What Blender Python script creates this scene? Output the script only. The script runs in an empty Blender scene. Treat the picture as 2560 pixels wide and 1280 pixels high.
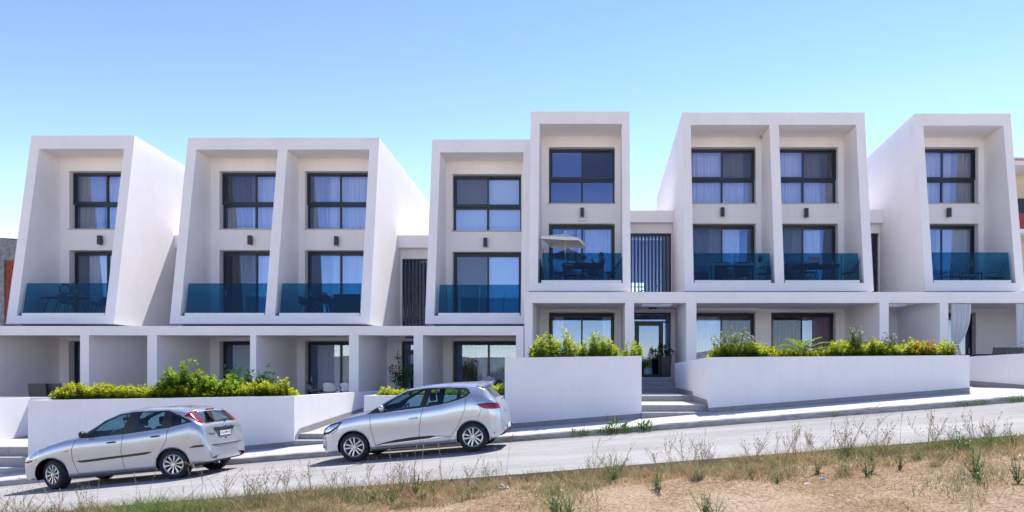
import bpy, bmesh, math, random
import numpy as np
from mathutils import Vector, Matrix
random.seed(7); rng = np.random.default_rng(7)
R = math.radians
S = bpy.context.scene
COL = S.collection
# ---------------------------------------------------------------- camera, sky, sun, exposure
F, CX, CY = 1700.0, 1480.0, 945.0           # focal length and principal point in photo pixels (2560 wide)
cam_d = bpy.data.cameras.new('camera'); cam = bpy.data.objects.new('camera', cam_d); COL.objects.link(cam)
cam_d.sensor_width = 36; cam_d.lens = F / 2560 * 36
cam_d.shift_x = (1280 - CX) / 2560; cam_d.shift_y = (CY - 640) / 2560
cam_d.clip_start = .05; cam_d.clip_end = 3000
cam.rotation_euler = (R(90), 0, 0); S.camera = cam
SUN_DIR = Vector((.25, .52, 1)).normalized()
W = bpy.data.worlds.new("World"); S.world = W; W.use_nodes = True
nt = W.node_tree; nt.nodes.clear()
sky = nt.nodes.new('ShaderNodeTexSky'); sky.sky_type = 'NISHITA'; sky.sun_disc = False
sky.sun_elevation = math.asin(SUN_DIR.z); sky.sun_rotation = math.atan2(SUN_DIR.x, SUN_DIR.y)
sky.altitude = 0; sky.air_density = 1.0; sky.dust_density = 0; sky.ozone_density = 3
bg = nt.nodes.new('ShaderNodeBackground'); bg.inputs[1].default_value = .068
wo = nt.nodes.new('ShaderNodeOutputWorld')
tint = nt.nodes.new('ShaderNodeVectorMath'); tint.operation = 'MULTIPLY'; tint.inputs[1].default_value = (.93, .615, .50)
gm = nt.nodes.new('ShaderNodeGamma'); gm.inputs[1].default_value = 1.75; nt.links.new(sky.outputs[0], gm.inputs[0]); nt.links.new(gm.outputs[0], tint.inputs[0]); nt.links.new(tint.outputs[0], bg.inputs[0]); nt.links.new(bg.outputs[0], wo.inputs[0])
sd = bpy.data.lights.new('sun', 'SUN'); sd.energy = 2.85; sd.angle = R(.5); sd.color = (1, .95, .88)
sun = bpy.data.objects.new('sun', sd); COL.objects.link(sun)
sun.rotation_euler = SUN_DIR.to_track_quat('Z', 'Y').to_euler()
S.view_settings.view_transform = 'Standard'; S.view_settings.look = 'None'
S.view_settings.gamma = 1; S.view_settings.use_curve_mapping = False
S.view_settings.exposure = 1.23
S.cycles.max_bounces = 10; S.cycles.diffuse_bounces = 5; S.cycles.transparent_max_bounces = 24
S.cycles.caustics_reflective = False; S.cycles.caustics_refractive = False
S.cycles.use_denoising = True
S.cycles.sample_clamp_indirect = 6

def X(px, D): return (px - CX) * D / F
def Z(py, D): return (CY - py) * D / F
def P(px, py, D): return Vector((X(px, D), D, Z(py, D)))
M_SL = .0785
def road_z(x):                       # the street climbs to the right
    return -1.334 + M_SL * x - (.0011 * (x + 4) ** 2 if x < -4 else 0)
def kerb_top(x): return road_z(x) + .135
def pave_z(x, D): return kerb_top(x) + .03 * (D - 15.9)

# ---------------------------------------------------------------- materials
MATS = {}
def mat(name, col=(.5, .5, .5), rough=.6, metal=0, spec=.5, coat=0, noise=0, nscale=8, bump=0, bscale=60, emis=None, stretch=None, trans=0, col2=None):
    m = bpy.data.materials.new(name); m.use_nodes = True; t = m.node_tree; b = t.nodes['Principled BSDF']
    b.inputs['Base Color'].default_value = (*col, 1); b.inputs['Roughness'].default_value = rough
    b.inputs['Metallic'].default_value = metal; b.inputs['Specular IOR Level'].default_value = spec
    b.inputs['Coat Weight'].default_value = coat; b.inputs['Coat Roughness'].default_value = .06
    if noise or bump:
        tc = t.nodes.new('ShaderNodeTexCoord'); mp = t.nodes.new('ShaderNodeMapping'); t.links.new(tc.outputs['Object'], mp.inputs[0])
        if stretch: mp.inputs['Scale'].default_value = stretch
    if noise:
        n = t.nodes.new('ShaderNodeTexNoise'); n.inputs['Scale'].default_value = nscale; n.inputs['Detail'].default_value = 7; n.inputs['Roughness'].default_value = .62
        t.links.new(mp.outputs[0], n.inputs['Vector'])
        r = t.nodes.new('ShaderNodeMapRange'); r.inputs['From Min'].default_value = .3; r.inputs['From Max'].default_value = .7
        t.links.new(n.outputs['Fac'], r.inputs['Value'])
        mx = t.nodes.new('ShaderNodeMix'); mx.data_type = 'RGBA'
        c2 = col2 or tuple(min(1, c * (1 - noise)) for c in col); c1 = col if col2 else tuple(min(1, c * (1 + noise * .5)) for c in col)
        mx.inputs[6].default_value = (*c1, 1); mx.inputs[7].default_value = (*c2, 1)
        t.links.new(r.outputs[0], mx.inputs[0]); t.links.new(mx.outputs[2], b.inputs['Base Color'])
    if bump:
        n2 = t.nodes.new('ShaderNodeTexNoise'); n2.inputs['Scale'].default_value = bscale; n2.inputs['Detail'].default_value = 4
        t.links.new(mp.outputs[0], n2.inputs['Vector'])
        bp = t.nodes.new('ShaderNodeBump'); bp.inputs['Strength'].default_value = bump; bp.inputs['Distance'].default_value = .02
        t.links.new(n2.outputs['Fac'], bp.inputs['Height']); t.links.new(bp.outputs[0], b.inputs['Normal'])
    if emis: b.inputs['Emission Color'].default_value = (*emis, 1); b.inputs['Emission Strength'].default_value = 1
    if trans:
        b.inputs['Subsurface Weight'].default_value = 0
        tr = t.nodes.new('ShaderNodeBsdfTranslucent'); tr.inputs[0].default_value = (*col, 1); ms = t.nodes.new('ShaderNodeMixShader'); ms.inputs[0].default_value = trans
        o = t.nodes['Material Output']; t.links.new(b.outputs[0], ms.inputs[1]); t.links.new(tr.outputs[0], ms.inputs[2]); t.links.new(ms.outputs[0], o.inputs[0])
    MATS[name] = m; return m

def plaster():
    m = mat('white_plaster', (.85, .83, .835), .92, spec=.15); t = m.node_tree; b = t.nodes['Principled BSDF']
    tc = t.nodes.new('ShaderNodeTexCoord')
    def noise(scale, st, det=5):
        mp = t.nodes.new('ShaderNodeMapping'); mp.inputs['Scale'].default_value = st; t.links.new(tc.outputs['Object'], mp.inputs[0])
        n = t.nodes.new('ShaderNodeTexNoise'); n.inputs['Scale'].default_value = scale; n.inputs['Detail'].default_value = det; n.inputs['Roughness'].default_value = .65
        t.links.new(mp.outputs[0], n.inputs['Vector']); return n
    big = noise(.9, (1, 1, 1)); streak = noise(3.5, (1.6, 1.6, .10)); fine = noise(26, (1, 1, 1), 8)
    def rng_(n, a, c, lo, hi):
        r = t.nodes.new('ShaderNodeMapRange'); r.inputs[1].default_value = a; r.inputs[2].default_value = c; r.inputs[3].default_value = lo; r.inputs[4].default_value = hi
        t.links.new(n.outputs['Fac'], r.inputs[0]); return r
    a = rng_(big, .3, .7, .95, 1.02); s = rng_(streak, .5, .8, 1.0, .95); f = rng_(fine, .35, .65, .965, 1.02)
    m1 = t.nodes.new('ShaderNodeMath'); m1.operation = 'MULTIPLY'; m2 = t.nodes.new('ShaderNodeMath'); m2.operation = 'MULTIPLY'
    t.links.new(a.outputs[0], m1.inputs[0]); t.links.new(s.outputs[0], m1.inputs[1]); t.links.new(m1.outputs[0], m2.inputs[0]); t.links.new(f.outputs[0], m2.inputs[1])
    v = t.nodes.new('ShaderNodeVectorMath'); v.operation = 'SCALE'; v.inputs[0].default_value = (.85, .83, .835); t.links.new(m2.outputs[0], v.inputs['Scale'])
    t.links.new(v.outputs[0], b.inputs['Base Color'])
    bp = t.nodes.new('ShaderNodeBump'); bp.inputs['Strength'].default_value = .25; bp.inputs['Distance'].default_value = .02
    t.links.new(fine.outputs['Fac'], bp.inputs['Height']); t.links.new(bp.outputs[0], b.inputs['Normal'])
    return m
def glassmat(name, tint, ior=2.0, rough=0.0, refl=(1, 1, 1)):
    m = bpy.data.materials.new(name); m.use_nodes = True; t = m.node_tree; t.nodes.clear()
    o = t.nodes.new('ShaderNodeOutputMaterial'); tr = t.nodes.new('ShaderNodeBsdfTransparent'); tr.inputs[0].default_value = (*tint, 1)
    g = t.nodes.new('ShaderNodeBsdfGlossy'); g.inputs['Roughness'].default_value = rough; g.inputs[0].default_value = (*refl, 1)
    lw = t.nodes.new('ShaderNodeLayerWeight'); lw.inputs[0].default_value = .5; pw = t.nodes.new('ShaderNodeMath'); pw.operation = 'POWER'; pw.inputs[1].default_value = 4
    r0 = ((ior - 1) / (ior + 1)) ** 2; ma = t.nodes.new('ShaderNodeMath'); ma.operation = 'MULTIPLY_ADD'; ma.inputs[1].default_value = .8 - r0; ma.inputs[2].default_value = r0; ms = t.nodes.new('ShaderNodeMixShader')
    t.links.new(lw.outputs['Facing'], pw.inputs[0]); t.links.new(pw.outputs[0], ma.inputs[0])
    t.links.new(ma.outputs[0], ms.inputs[0]); t.links.new(tr.outputs[0], ms.inputs[1]); t.links.new(g.outputs[0], ms.inputs[2]); t.links.new(ms.outputs[0], o.inputs[0])
    MATS[name] = m; return m
def leafmat(name, rough=.45, trans=.3, attr='Col'):
    m = bpy.data.materials.new(name); m.use_nodes = True; t = m.node_tree; b = t.nodes['Principled BSDF']
    a = t.nodes.new('ShaderNodeAttribute'); a.attribute_name = attr
    b.inputs['Roughness'].default_value = rough; b.inputs['Specular IOR Level'].default_value = .35
    tr = t.nodes.new('ShaderNodeBsdfTranslucent'); ms = t.nodes.new('ShaderNodeMixShader'); ms.inputs[0].default_value = trans
    t.links.new(a.outputs['Color'], b.inputs['Base Color']); t.links.new(a.outputs['Color'], tr.inputs[0])
    o = t.nodes['Material Output']; t.links.new(b.outputs[0], ms.inputs[1]); t.links.new(tr.outputs[0], ms.inputs[2]); t.links.new(ms.outputs[0], o.inputs[0])
    MATS[name] = m; return m
PL = plaster()
mat('navy_frame', (.010, .018, .030), .38, spec=.5, noise=.2, nscale=3)
mat('charcoal', (.028, .031, .038), .5, noise=.3, nscale=20)
mat('black', (.006, .006, .007), .6)
mat('rubber', (.016, .016, .017), .82, noise=.4, nscale=30, bump=.2)
mat('alu', (.62, .66, .72), .42, metal=.35, noise=.08, nscale=6)
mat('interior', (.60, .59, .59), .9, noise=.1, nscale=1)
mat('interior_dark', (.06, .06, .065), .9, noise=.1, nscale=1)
mat('floor_tile', (.42, .41, .40), .55, noise=.12, nscale=3)
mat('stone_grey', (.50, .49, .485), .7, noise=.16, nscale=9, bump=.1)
mat('riser_shaded', (.34, .335, .34), .7, noise=.16, nscale=9, bump=.1)  # darker copy of stone_grey: riser shade under sky-lit treads painted into the colour
mat('plinth_grey', (.29, .285, .30), .75, noise=.15, nscale=5, bump=.1)
mat('curtain_white', (.80, .81, .84), .95, trans=.15, noise=.06, nscale=4, stretch=(6, 6, .4))
mat('curtain_cream', (.50, .47, .42), .95, trans=.2, noise=.1, nscale=4, stretch=(6, 6, .4))
mat('curtain_brown', (.16, .11, .075), .95, noise=.2, nscale=4, stretch=(6, 6, .4))
mat('curtain_red', (.30, .09, .085), .95, noise=.3, nscale=4, stretch=(8, 8, .3))
mat('blind_white', (.72, .80, .84), .8, noise=.04, nscale=1)
mat('drape', (.84, .86, .90), .95, trans=.3, noise=.08, nscale=5, stretch=(6, 6, .5))
mat('sunshade', (.78, .77, .75), .95, trans=.15, noise=.05, nscale=4)
mat('pole_cream', (.62, .58, .50), .5)
mat('furniture_dark', (.035, .04, .048), .6, noise=.2, nscale=10)
mat('furniture_grey', (.16, .17, .18), .7, noise=.2, nscale=10)
mat('furniture_white', (.70, .71, .72), .5, noise=.05, nscale=6)
mat('wood_red', (.30, .07, .04), .6)
mat('wicker', (.35, .25, .13), .7, noise=.4, nscale=40)
mat('skin', (.42, .235, .16), .55, noise=.1, nscale=14)
mat('hair', (.012, .010, .010), .7, noise=.3, nscale=30)
mat('shorts_blue', (.10, .16, .24), .9, noise=.4, nscale=30)
mat('shirt_blue', (.20, .27, .34), .9, noise=.15, nscale=14)
mat('cloth_blue', (.08, .22, .45), .95); mat('cloth_pink', (.55, .10, .22), .95); mat('cloth_yellow', (.6, .45, .08), .95)
mat('kerb_concrete', (.42, .40, .38), .9, noise=.38, nscale=9, bump=.6, bscale=24, stretch=(.5, 2, 2))
mat('concrete_raw', (.24, .245, .26), .92, noise=.55, nscale=5, bump=.5, bscale=14)
mat('brick_red', (.30, .065, .035), .9, noise=.35, nscale=9, bump=.4)
mat('mortar', (.30, .28, .26), .95, noise=.3, nscale=12, bump=.3)
mat('roof_tile', (.50, .20, .11), .85, noise=.4, nscale=7, bump=.3)
mat('cream_wall', (.62, .53, .40), .9, noise=.1, nscale=4)
mat('red_panel', (.28, .035, .04), .6, noise=.2, nscale=4)
mat('soil', (.10, .07, .045), .95, noise=.5, nscale=12, bump=.6, bscale=20)
mat('car_paint_silver', (.57, .60, .66), .24, metal=.62, coat=.9)
mat('car_paint_worn', (.48, .50, .55), .27, metal=.6, coat=.8, noise=.05, nscale=3)
mat('trim_black', (.012, .013, .015), .5)
mat('chrome', (.8, .82, .85), .12, metal=1)
mat('rim_silver', (.55, .57, .60), .25, metal=.75)
mat('lamp_red', (.26, .003, .008), .15, coat=.3); mat('lamp_amber', (.75, .10, .01), .2); mat('lamp_clear', (.55, .58, .62), .08, metal=.7, coat=.8)
mat('plate_white', (.75, .75, .74), .4); mat('ink_black', (.01, .01, .012), .6); mat('ink_blue', (.03, .06, .30), .5)
mat('seat_cloth', (.03, .033, .04), .9, noise=.3, nscale=20)
mat('stem_brown', (.12, .085, .05), .9); mat('stem_green', (.10, .14, .05), .8)
mat('pot_dark', (.035, .03, .04), .5, noise=.2, nscale=5); mat('pot_grey', (.20, .18, .17), .8, noise=.2, nscale=6)
mat('lamp_glass', (.75, .76, .78), .4)
mat('litter_blue', (.12, .35, .65), .5); mat('litter_white', (.8, .8, .8), .7); mat('stone_pale', (.55, .50, .45), .9, noise=.3, nscale=6, bump=.5)
glassmat('window_glass', (.95, .97, .99), 2.15, refl=(.42, .60, 1.0))
glassmat('balcony_glass', (.25, .55, .66), 1.45)
glassmat('car_glass', (.42, .62, .66), 1.6)
glassmat('mesh_screen', (.80, .78, .76), 1.1, rough=.6)
leafmat('leaf', .4, .5); leafmat('dry_grass', .8, .35); leafmat('flower', .7, .3)

# ---------------------------------------------------------------- mesh builder
class MB:
    def __init__(s): s.v = []; s.f = []; s.m = []; s.c = []
    def add(s, vs, fs, mi=0):
        o = len(s.v); s.v.extend([tuple(v) for v in vs]); s.f.extend([tuple(i + o for i in f) for f in fs]); s.m.extend([mi] * len(fs)); return s
    def box(s, x0, x1, y0, y1, z0, z1, mi=0):
        vs = [(x, y, z) for z in (z0, z1) for y in (y0, y1) for x in (x0, x1)]
        return s.add(vs, [(0, 2, 3, 1), (4, 5, 7, 6), (0, 1, 5, 4), (2, 6, 7, 3), (0, 4, 6, 2), (1, 3, 7, 5)], mi)
    def prism_x(s, poly, x0, x1, mi=0):      # poly of (y,z), extruded along x
        n = len(poly); vs = [(x0, y, z) for y, z in poly] + [(x1, y, z) for y, z in poly]
        fs = [tuple(range(n))[::-1], tuple(range(n, 2 * n))] + [(i, (i + 1) % n, (i + 1) % n + n, i + n) for i in range(n)]
        return s.add(vs, fs, mi)
    def prism_y(s, poly, y0, y1, mi=0):      # poly of (x,z)
        n = len(poly); vs = [(x, y0, z) for x, z in poly] + [(x, y1, z) for x, z in poly]
        fs = [tuple(range(n)), tuple(range(n, 2 * n))[::-1]] + [((i + 1) % n, i, i + n, (i + 1) % n + n) for i in range(n)]
        return s.add(vs, fs, mi)
    def prism_z(s, poly, z0, z1, mi=0):      # poly of (x,y)
        n = len(poly); vs = [(x, y, z0) for x, y in poly] + [(x, y, z1) for x, y in poly]
        fs = [tuple(range(n))[::-1], tuple(range(n, 2 * n))] + [(i, (i + 1) % n, (i + 1) % n + n, i + n) for i in range(n)]
        return s.add(vs, fs, mi)
    def tube(s, pts, r, n=8, mi=0, cap=True):
        pts = [Vector(p) for p in pts]; rs = r if isinstance(r, (list, tuple)) else [r] * len(pts); o = len(s.v)
        up = Vector((0, 0, 1))
        for i, p in enumerate(pts):
            d = (pts[min(i + 1, len(pts) - 1)] - pts[max(i - 1, 0)]).normalized()
            a = d.cross(up if abs(d.z) < .9 else Vector((1, 0, 0))).normalized(); b = d.cross(a)
            for k in range(n):
                t = 2 * math.pi * k / n; s.v.append(tuple(p + (a * math.cos(t) + b * math.sin(t)) * rs[i]))
        for i in range(len(pts) - 1):
            for k in range(n):
                s.f.append((o + i * n + k, o + i * n + (k + 1) % n, o + (i + 1) * n + (k + 1) % n, o + (i + 1) * n + k)); s.m.append(mi)
        if cap:
            s.f.append(tuple(o + k for k in range(n))[::-1]); s.m.append(mi)
            s.f.append(tuple(o + (len(pts) - 1) * n + k for k in range(n))); s.m.append(mi)
        return s
    def lathe(s, prof, cx=0, cy=0, cz=0, n=24, axis='z', mi=0):   # prof (r,h)
        o = len(s.v); m = len(prof)
        for k in range(n):
            t = 2 * math.pi * k / n
            for r, h in prof:
                if axis == 'z': s.v.append((cx + r * math.cos(t), cy + r * math.sin(t), cz + h))
                else: s.v.append((cx + r * math.cos(t), cy + h, cz + r * math.sin(t)))
        for k in range(n):
            for i in range(m - 1):
                a = o + k * m + i; b = o + ((k + 1) % n) * m + i; s.f.append((a, b, b + 1, a + 1)); s.m.append(mi)
        return s
    def ell(s, c, r, n=12, m=8, mi=0):
        o = len(s.v)
        for j in range(m + 1):
            ph = math.pi * j / m
            for k in range(n):
                t = 2 * math.pi * k / n; s.v.append((c[0] + r[0] * math.sin(ph) * math.cos(t), c[1] + r[1] * math.sin(ph) * math.sin(t), c[2] + r[2] * math.cos(ph)))
        for j in range(m):
            for k in range(n): s.f.append((o + j * n + k, o + (j + 1) * n + k, o + (j + 1) * n + (k + 1) % n, o + j * n + (k + 1) % n)); s.m.append(mi)
        return s
    def wall(s, x0, x1, z0, z1, y0, y1, holes, mi=0):   # wall in the x-z plane with rectangular holes (hx0,hx1,hz0,hz1)
        hs = sorted([h for h in holes], key=lambda h: h[0]); cols = {}
        xs = x0
        groups = []
        for h in hs:
            if groups and abs(groups[-1][0][0] - h[0]) < 1e-6: groups[-1].append(h)
            else: groups.append([h])
        for g in groups:
            a, b = g[0][0], g[0][1]
            if a > xs: s.box(xs, a, y0, y1, z0, z1, mi)
            zz = z0
            for h in sorted(g, key=lambda h: h[2]):
                if h[2] > zz: s.box(a, b, y0, y1, zz, h[2], mi)
                zz = h[3]
            if zz < z1: s.box(a, b, y0, y1, zz, z1, mi)
            xs = b
        if xs < x1: s.box(xs, x1, y0, y1, z0, z1, mi)
        return s
    def build(s, name, mt, parent=None, smooth=False, bevel=0):
        me = bpy.data.meshes.new(name); me.from_pydata(s.v, [], s.f)
        for m in (mt if isinstance(mt, (list, tuple)) else [mt]): me.materials.append(MATS[m] if isinstance(m, str) else m)
        if any(s.m): me.polygons.foreach_set('material_index', s.m)
        if s.c:
            ca = me.color_attributes.new('Col', 'FLOAT_COLOR', 'POINT'); ca.data.foreach_set('color', np.asarray(s.c, dtype=np.float32).ravel())
        bm = bmesh.new(); bm.from_mesh(me); bmesh.ops.recalc_face_normals(bm, faces=bm.faces)
        bm.to_mesh(me); bm.free()
        if smooth: me.polygons.foreach_set('use_smooth', [True] * len(me.polygons))
        me.update(); o = bpy.data.objects.new(name, me); COL.objects.link(o)
        if parent is not None: o.parent = parent
        if bevel:
            b = o.modifiers.new('bevel', 'BEVEL'); b.width = bevel; b.segments = 2; b.limit_method = 'ANGLE'
        return o
def tag(o, label=None, cat=None, group=None, kind=None):
    if label: o['label'] = label
    if cat: o['category'] = cat
    if group: o['group'] = group
    if kind: o['kind'] = kind
    return o
def thing(name, label, cat, loc=(0, 0, 0), rz=0, group=None):
    o = bpy.data.objects.new(name, None); COL.objects.link(o); o.location = loc; o.rotation_euler = (0, 0, rz); o.empty_display_size = .2
    return tag(o, label, cat, group)
def copy_tree(o, parent=None, kids=None):
    c = o.copy(); COL.objects.link(c); c.parent = parent
    for ch in KIDS(o): copy_tree(ch, c)
    return c
def KIDS(o): return [x for x in bpy.data.objects if x.parent == o]
def place_copy(proto, loc, rz=0, label=None, scale=None):
    c = copy_tree(proto); c.location = loc; c.rotation_euler = (0, 0, rz)
    if label: c['label'] = label
    if scale: c.scale = scale
    return c
def raw_mesh(name, co, faces_n, n_per, mt, col=None, smooth=False, parent=None, kind=None):
    """fast mesh from numpy: co (N,3) verts in runs of n_per per polygon (each polygon owns its vertices)"""
    me = bpy.data.meshes.new(name); N = len(co); me.vertices.add(N); me.vertices.foreach_set('co', co.astype(np.float32).ravel())
    me.loops.add(N); me.loops.foreach_set('vertex_index', np.arange(N, dtype=np.int32))
    me.polygons.add(N // n_per); me.polygons.foreach_set('loop_start', np.arange(0, N, n_per, dtype=np.int32))
    me.update(calc_edges=True)
    if col is not None:
        ca = me.color_attributes.new('Col', 'FLOAT_COLOR', 'POINT'); c4 = np.ones((N, 4), np.float32); c4[:, :3] = col; ca.data.foreach_set('color', c4.ravel())
    me.materials.append(MATS[mt]); o = bpy.data.objects.new(name, me); COL.objects.link(o)
    if parent is not None: o.parent = parent
    if kind: o['kind'] = kind
    return o
def text_obj(name, txt, size, mt, parent, loc, rot, depth=.002, sx=1):
    cu = bpy.data.curves.new(name, 'FONT'); cu.body = txt; cu.size = size; cu.extrude = depth; cu.align_x = 'CENTER'; cu.align_y = 'CENTER'
    tmp = bpy.data.objects.new('tmp', cu); COL.objects.link(tmp); bpy.context.view_layer.update()
    me = bpy.data.meshes.new_from_object(tmp.evaluated_get(bpy.context.evaluated_depsgraph_get())); bpy.data.objects.remove(tmp)
    me.materials.clear(); me.materials.append(MATS[mt]); o = bpy.data.objects.new(name, me); COL.objects.link(o)
    o.parent = parent; o.location = loc; o.rotation_euler = rot; o.scale = (sx, 1, 1); return o
# ---------------------------------------------------------------- ground, street, pavement
def grid_mesh(name, xs, ys, zf, mt, kind='structure', smooth=True):
    XX, YY = np.meshgrid(xs, ys, indexing='ij'); ZZ = zf(XX, YY); n, m = XX.shape
    me = bpy.data.meshes.new(name); co = np.stack([XX, YY, ZZ], -1).reshape(-1, 3)
    i = np.arange((n - 1) * (m - 1)); a = (i // (m - 1)) * m + i % (m - 1)
    f = np.stack([a, a + m, a + m + 1, a + 1], -1)
    me.vertices.add(len(co)); me.vertices.foreach_set('co', co.ravel()); me.loops.add(f.size); me.loops.foreach_set('vertex_index', f.ravel().astype(np.int32))
    me.polygons.add(len(f)); me.polygons.foreach_set('loop_start', np.arange(0, f.size, 4, dtype=np.int32)); me.update(calc_edges=True)
    if smooth: me.polygons.foreach_set('use_smooth', [True] * len(f))
    me.materials.append(MATS[mt]); o = bpy.data.objects.new(name, me); COL.objects.link(o); o['kind'] = kind; return o
def rz_v(x): return -1.334 + M_SL * x - np.where(x < -4, .0011 * np.minimum(x + 4, 0) ** 2, 0)
def vnoise(x, y, sc, seed):            # cheap value noise on arrays
    r = np.random.default_rng(seed); T = r.random((256, 256)); u = x / sc + 1000; v = y / sc + 1000
    i = np.floor(u).astype(int); j = np.floor(v).astype(int); fu = u - i; fv = v - j; fu = fu * fu * (3 - 2 * fu); fv = fv * fv * (3 - 2 * fv)
    g = lambda a, b: T[a % 256, b % 256]
    return (g(i, j) * (1 - fu) + g(i + 1, j) * fu) * (1 - fv) + (g(i, j + 1) * (1 - fu) + g(i + 1, j + 1) * fu) * fv
def dirt_z(x, y):
    base = rz_v(x) - .07 - .012 * (10 - y)
    n = (vnoise(x, y, 1.4, 1) - .5) * .10 + (vnoise(x, y, .45, 2) - .5) * .05 + (vnoise(x, y, .14, 3) - .5) * .045
    edge = np.clip((10.0 - y) / .5, 0, 1)
    return base + n * (.35 + .65 * edge)

def road_material():
    m = bpy.data.materials.new('pale_asphalt'); m.use_nodes = True; t = m.node_tree; b = t.nodes['Principled BSDF']; MATS['pale_asphalt'] = m
    tc = t.nodes.new('ShaderNodeTexCoord'); N = t.nodes.new
    def nz(sc, st, det=6):
        mp = N('ShaderNodeMapping'); mp.inputs['Scale'].default_value = st; t.links.new(tc.outputs['Object'], mp.inputs[0]); n = N('ShaderNodeTexNoise'); n.inputs['Scale'].default_value = sc; n.inputs['Detail'].default_value = det; n.inputs['Roughness'].default_value = .7; t.links.new(mp.outputs[0], n.inputs[0]); return n
    big = nz(.7, (.35, 1.3, 1)); fine = nz(55, (1, 1, 1), 3); mid = nz(6, (1, 1.4, 1))
    cr = N('ShaderNodeValToRGB'); cr.color_ramp.elements[0].position = .3; cr.color_ramp.elements[0].color = (.30, .29, .275, 1); cr.color_ramp.elements[1].position = .7; cr.color_ramp.elements[1].color = (.46, .445, .425, 1)
    t.links.new(big.outputs['Fac'], cr.inputs[0])
    def mul(a, fac_node, lo, hi, f0=.3, f1=.7):
        r = N('ShaderNodeMapRange'); r.inputs[1].default_value = f0; r.inputs[2].default_value = f1; r.inputs[3].default_value = lo; r.inputs[4].default_value = hi; t.links.new(fac_node, r.inputs[0])
        v = N('ShaderNodeVectorMath'); v.operation = 'SCALE'; t.links.new(a, v.inputs[0]); t.links.new(r.outputs[0], v.inputs['Scale']); return v.outputs[0]
    c = mul(cr.outputs[0], fine.outputs['Fac'], .78, 1.15); c = mul(c, mid.outputs['Fac'], .90, 1.06)
    # gutter strip and the tar joint along it (position across the street)
    sx = N('ShaderNodeSeparateXYZ'); t.links.new(tc.outputs['Object'], sx.inputs[0])
    wob = N('ShaderNodeMath'); wob.operation = 'MULTIPLY_ADD'; t.links.new(mid.outputs['Fac'], wob.inputs[0]); wob.inputs[1].default_value = .05; t.links.new(sx.outputs[1], wob.inputs[2])
    cmp_ = N('ShaderNodeMath'); cmp_.operation = 'COMPARE'; t.links.new(wob.outputs[0], cmp_.inputs[0]); cmp_.inputs[1].default_value = 14.32; cmp_.inputs[2].default_value = .016
    c = mul(c, cmp_.outputs[0], 1.0, .45, 0, 1)
    gt = N('ShaderNodeMapRange'); t.links.new(sx.outputs[1], gt.inputs[0]); gt.inputs[1].default_value = 14.3; gt.inputs[2].default_value = 15.7; gt.inputs[3].default_value = 1; gt.inputs[4].default_value = .80
    v = N('ShaderNodeVectorMath'); v.operation = 'SCALE'; t.links.new(c, v.inputs[0]); t.links.new(gt.outputs[0], v.inputs['Scale'])
    t.links.new(v.outputs[0], b.inputs['Base Color']); b.inputs['Roughness'].default_value = .93; b.inputs['Specular IOR Level'].default_value = .2
    bp = N('ShaderNodeBump'); bp.inputs['Strength'].default_value = .35; bp.inputs['Distance'].default_value = .01; t.links.new(fine.outputs['Fac'], bp.inputs['Height']); t.links.new(bp.outputs[0], b.inputs['Normal'])
road_material()
def dirt_material():
    m = bpy.data.materials.new('dry_dirt'); m.use_nodes = True; t = m.node_tree; b = t.nodes['Principled BSDF']; MATS['dry_dirt'] = m; N = t.nodes.new
    tc = N('ShaderNodeTexCoord')
    def nz(sc, det=8):
        n = N('ShaderNodeTexNoise'); n.inputs['Scale'].default_value = sc; n.inputs['Detail'].default_value = det; n.inputs['Roughness'].default_value = .7; t.links.new(tc.outputs['Object'], n.inputs[0]); return n
    a = nz(.9); f = nz(30)
    cr = N('ShaderNodeValToRGB'); e = cr.color_ramp.elements; e[0].position = .30; e[0].color = (.50, .31, .17, 1); e[1].position = .62; e[1].color = (.74, .56, .38, 1)
    t.links.new(a.outputs['Fac'], cr.inputs[0])
    r = N('ShaderNodeMapRange'); r.inputs[1].default_value = .35; r.inputs[2].default_value = .62; r.inputs[3].default_value = .50; r.inputs[4].default_value = 1.18; t.links.new(f.outputs['Fac'], r.inputs[0])
    v = N('ShaderNodeVectorMath'); v.operation = 'SCALE'; t.links.new(cr.outputs[0], v.inputs[0]); t.links.new(r.outputs[0], v.inputs['Scale']); t.links.new(v.outputs[0], b.inputs['Base Color'])
    b.inputs['Roughness'].default_value = .97; b.inputs['Specular IOR Level'].default_value = .1
    bp = N('ShaderNodeBump'); bp.inputs['Strength'].default_value = 1; bp.inputs['Distance'].default_value = .06; t.links.new(f.outputs['Fac'], bp.inputs['Height']); t.links.new(bp.outputs[0], b.inputs['Normal'])
dirt_material()
mat('far_ground', (.48, .40, .28), .95, noise=.5, nscale=.06, col2=(.22, .22, .12))
mat('pave_tile', (.52, .51, .505), .85, noise=.18, nscale=14, bump=.5, bscale=18)

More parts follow.
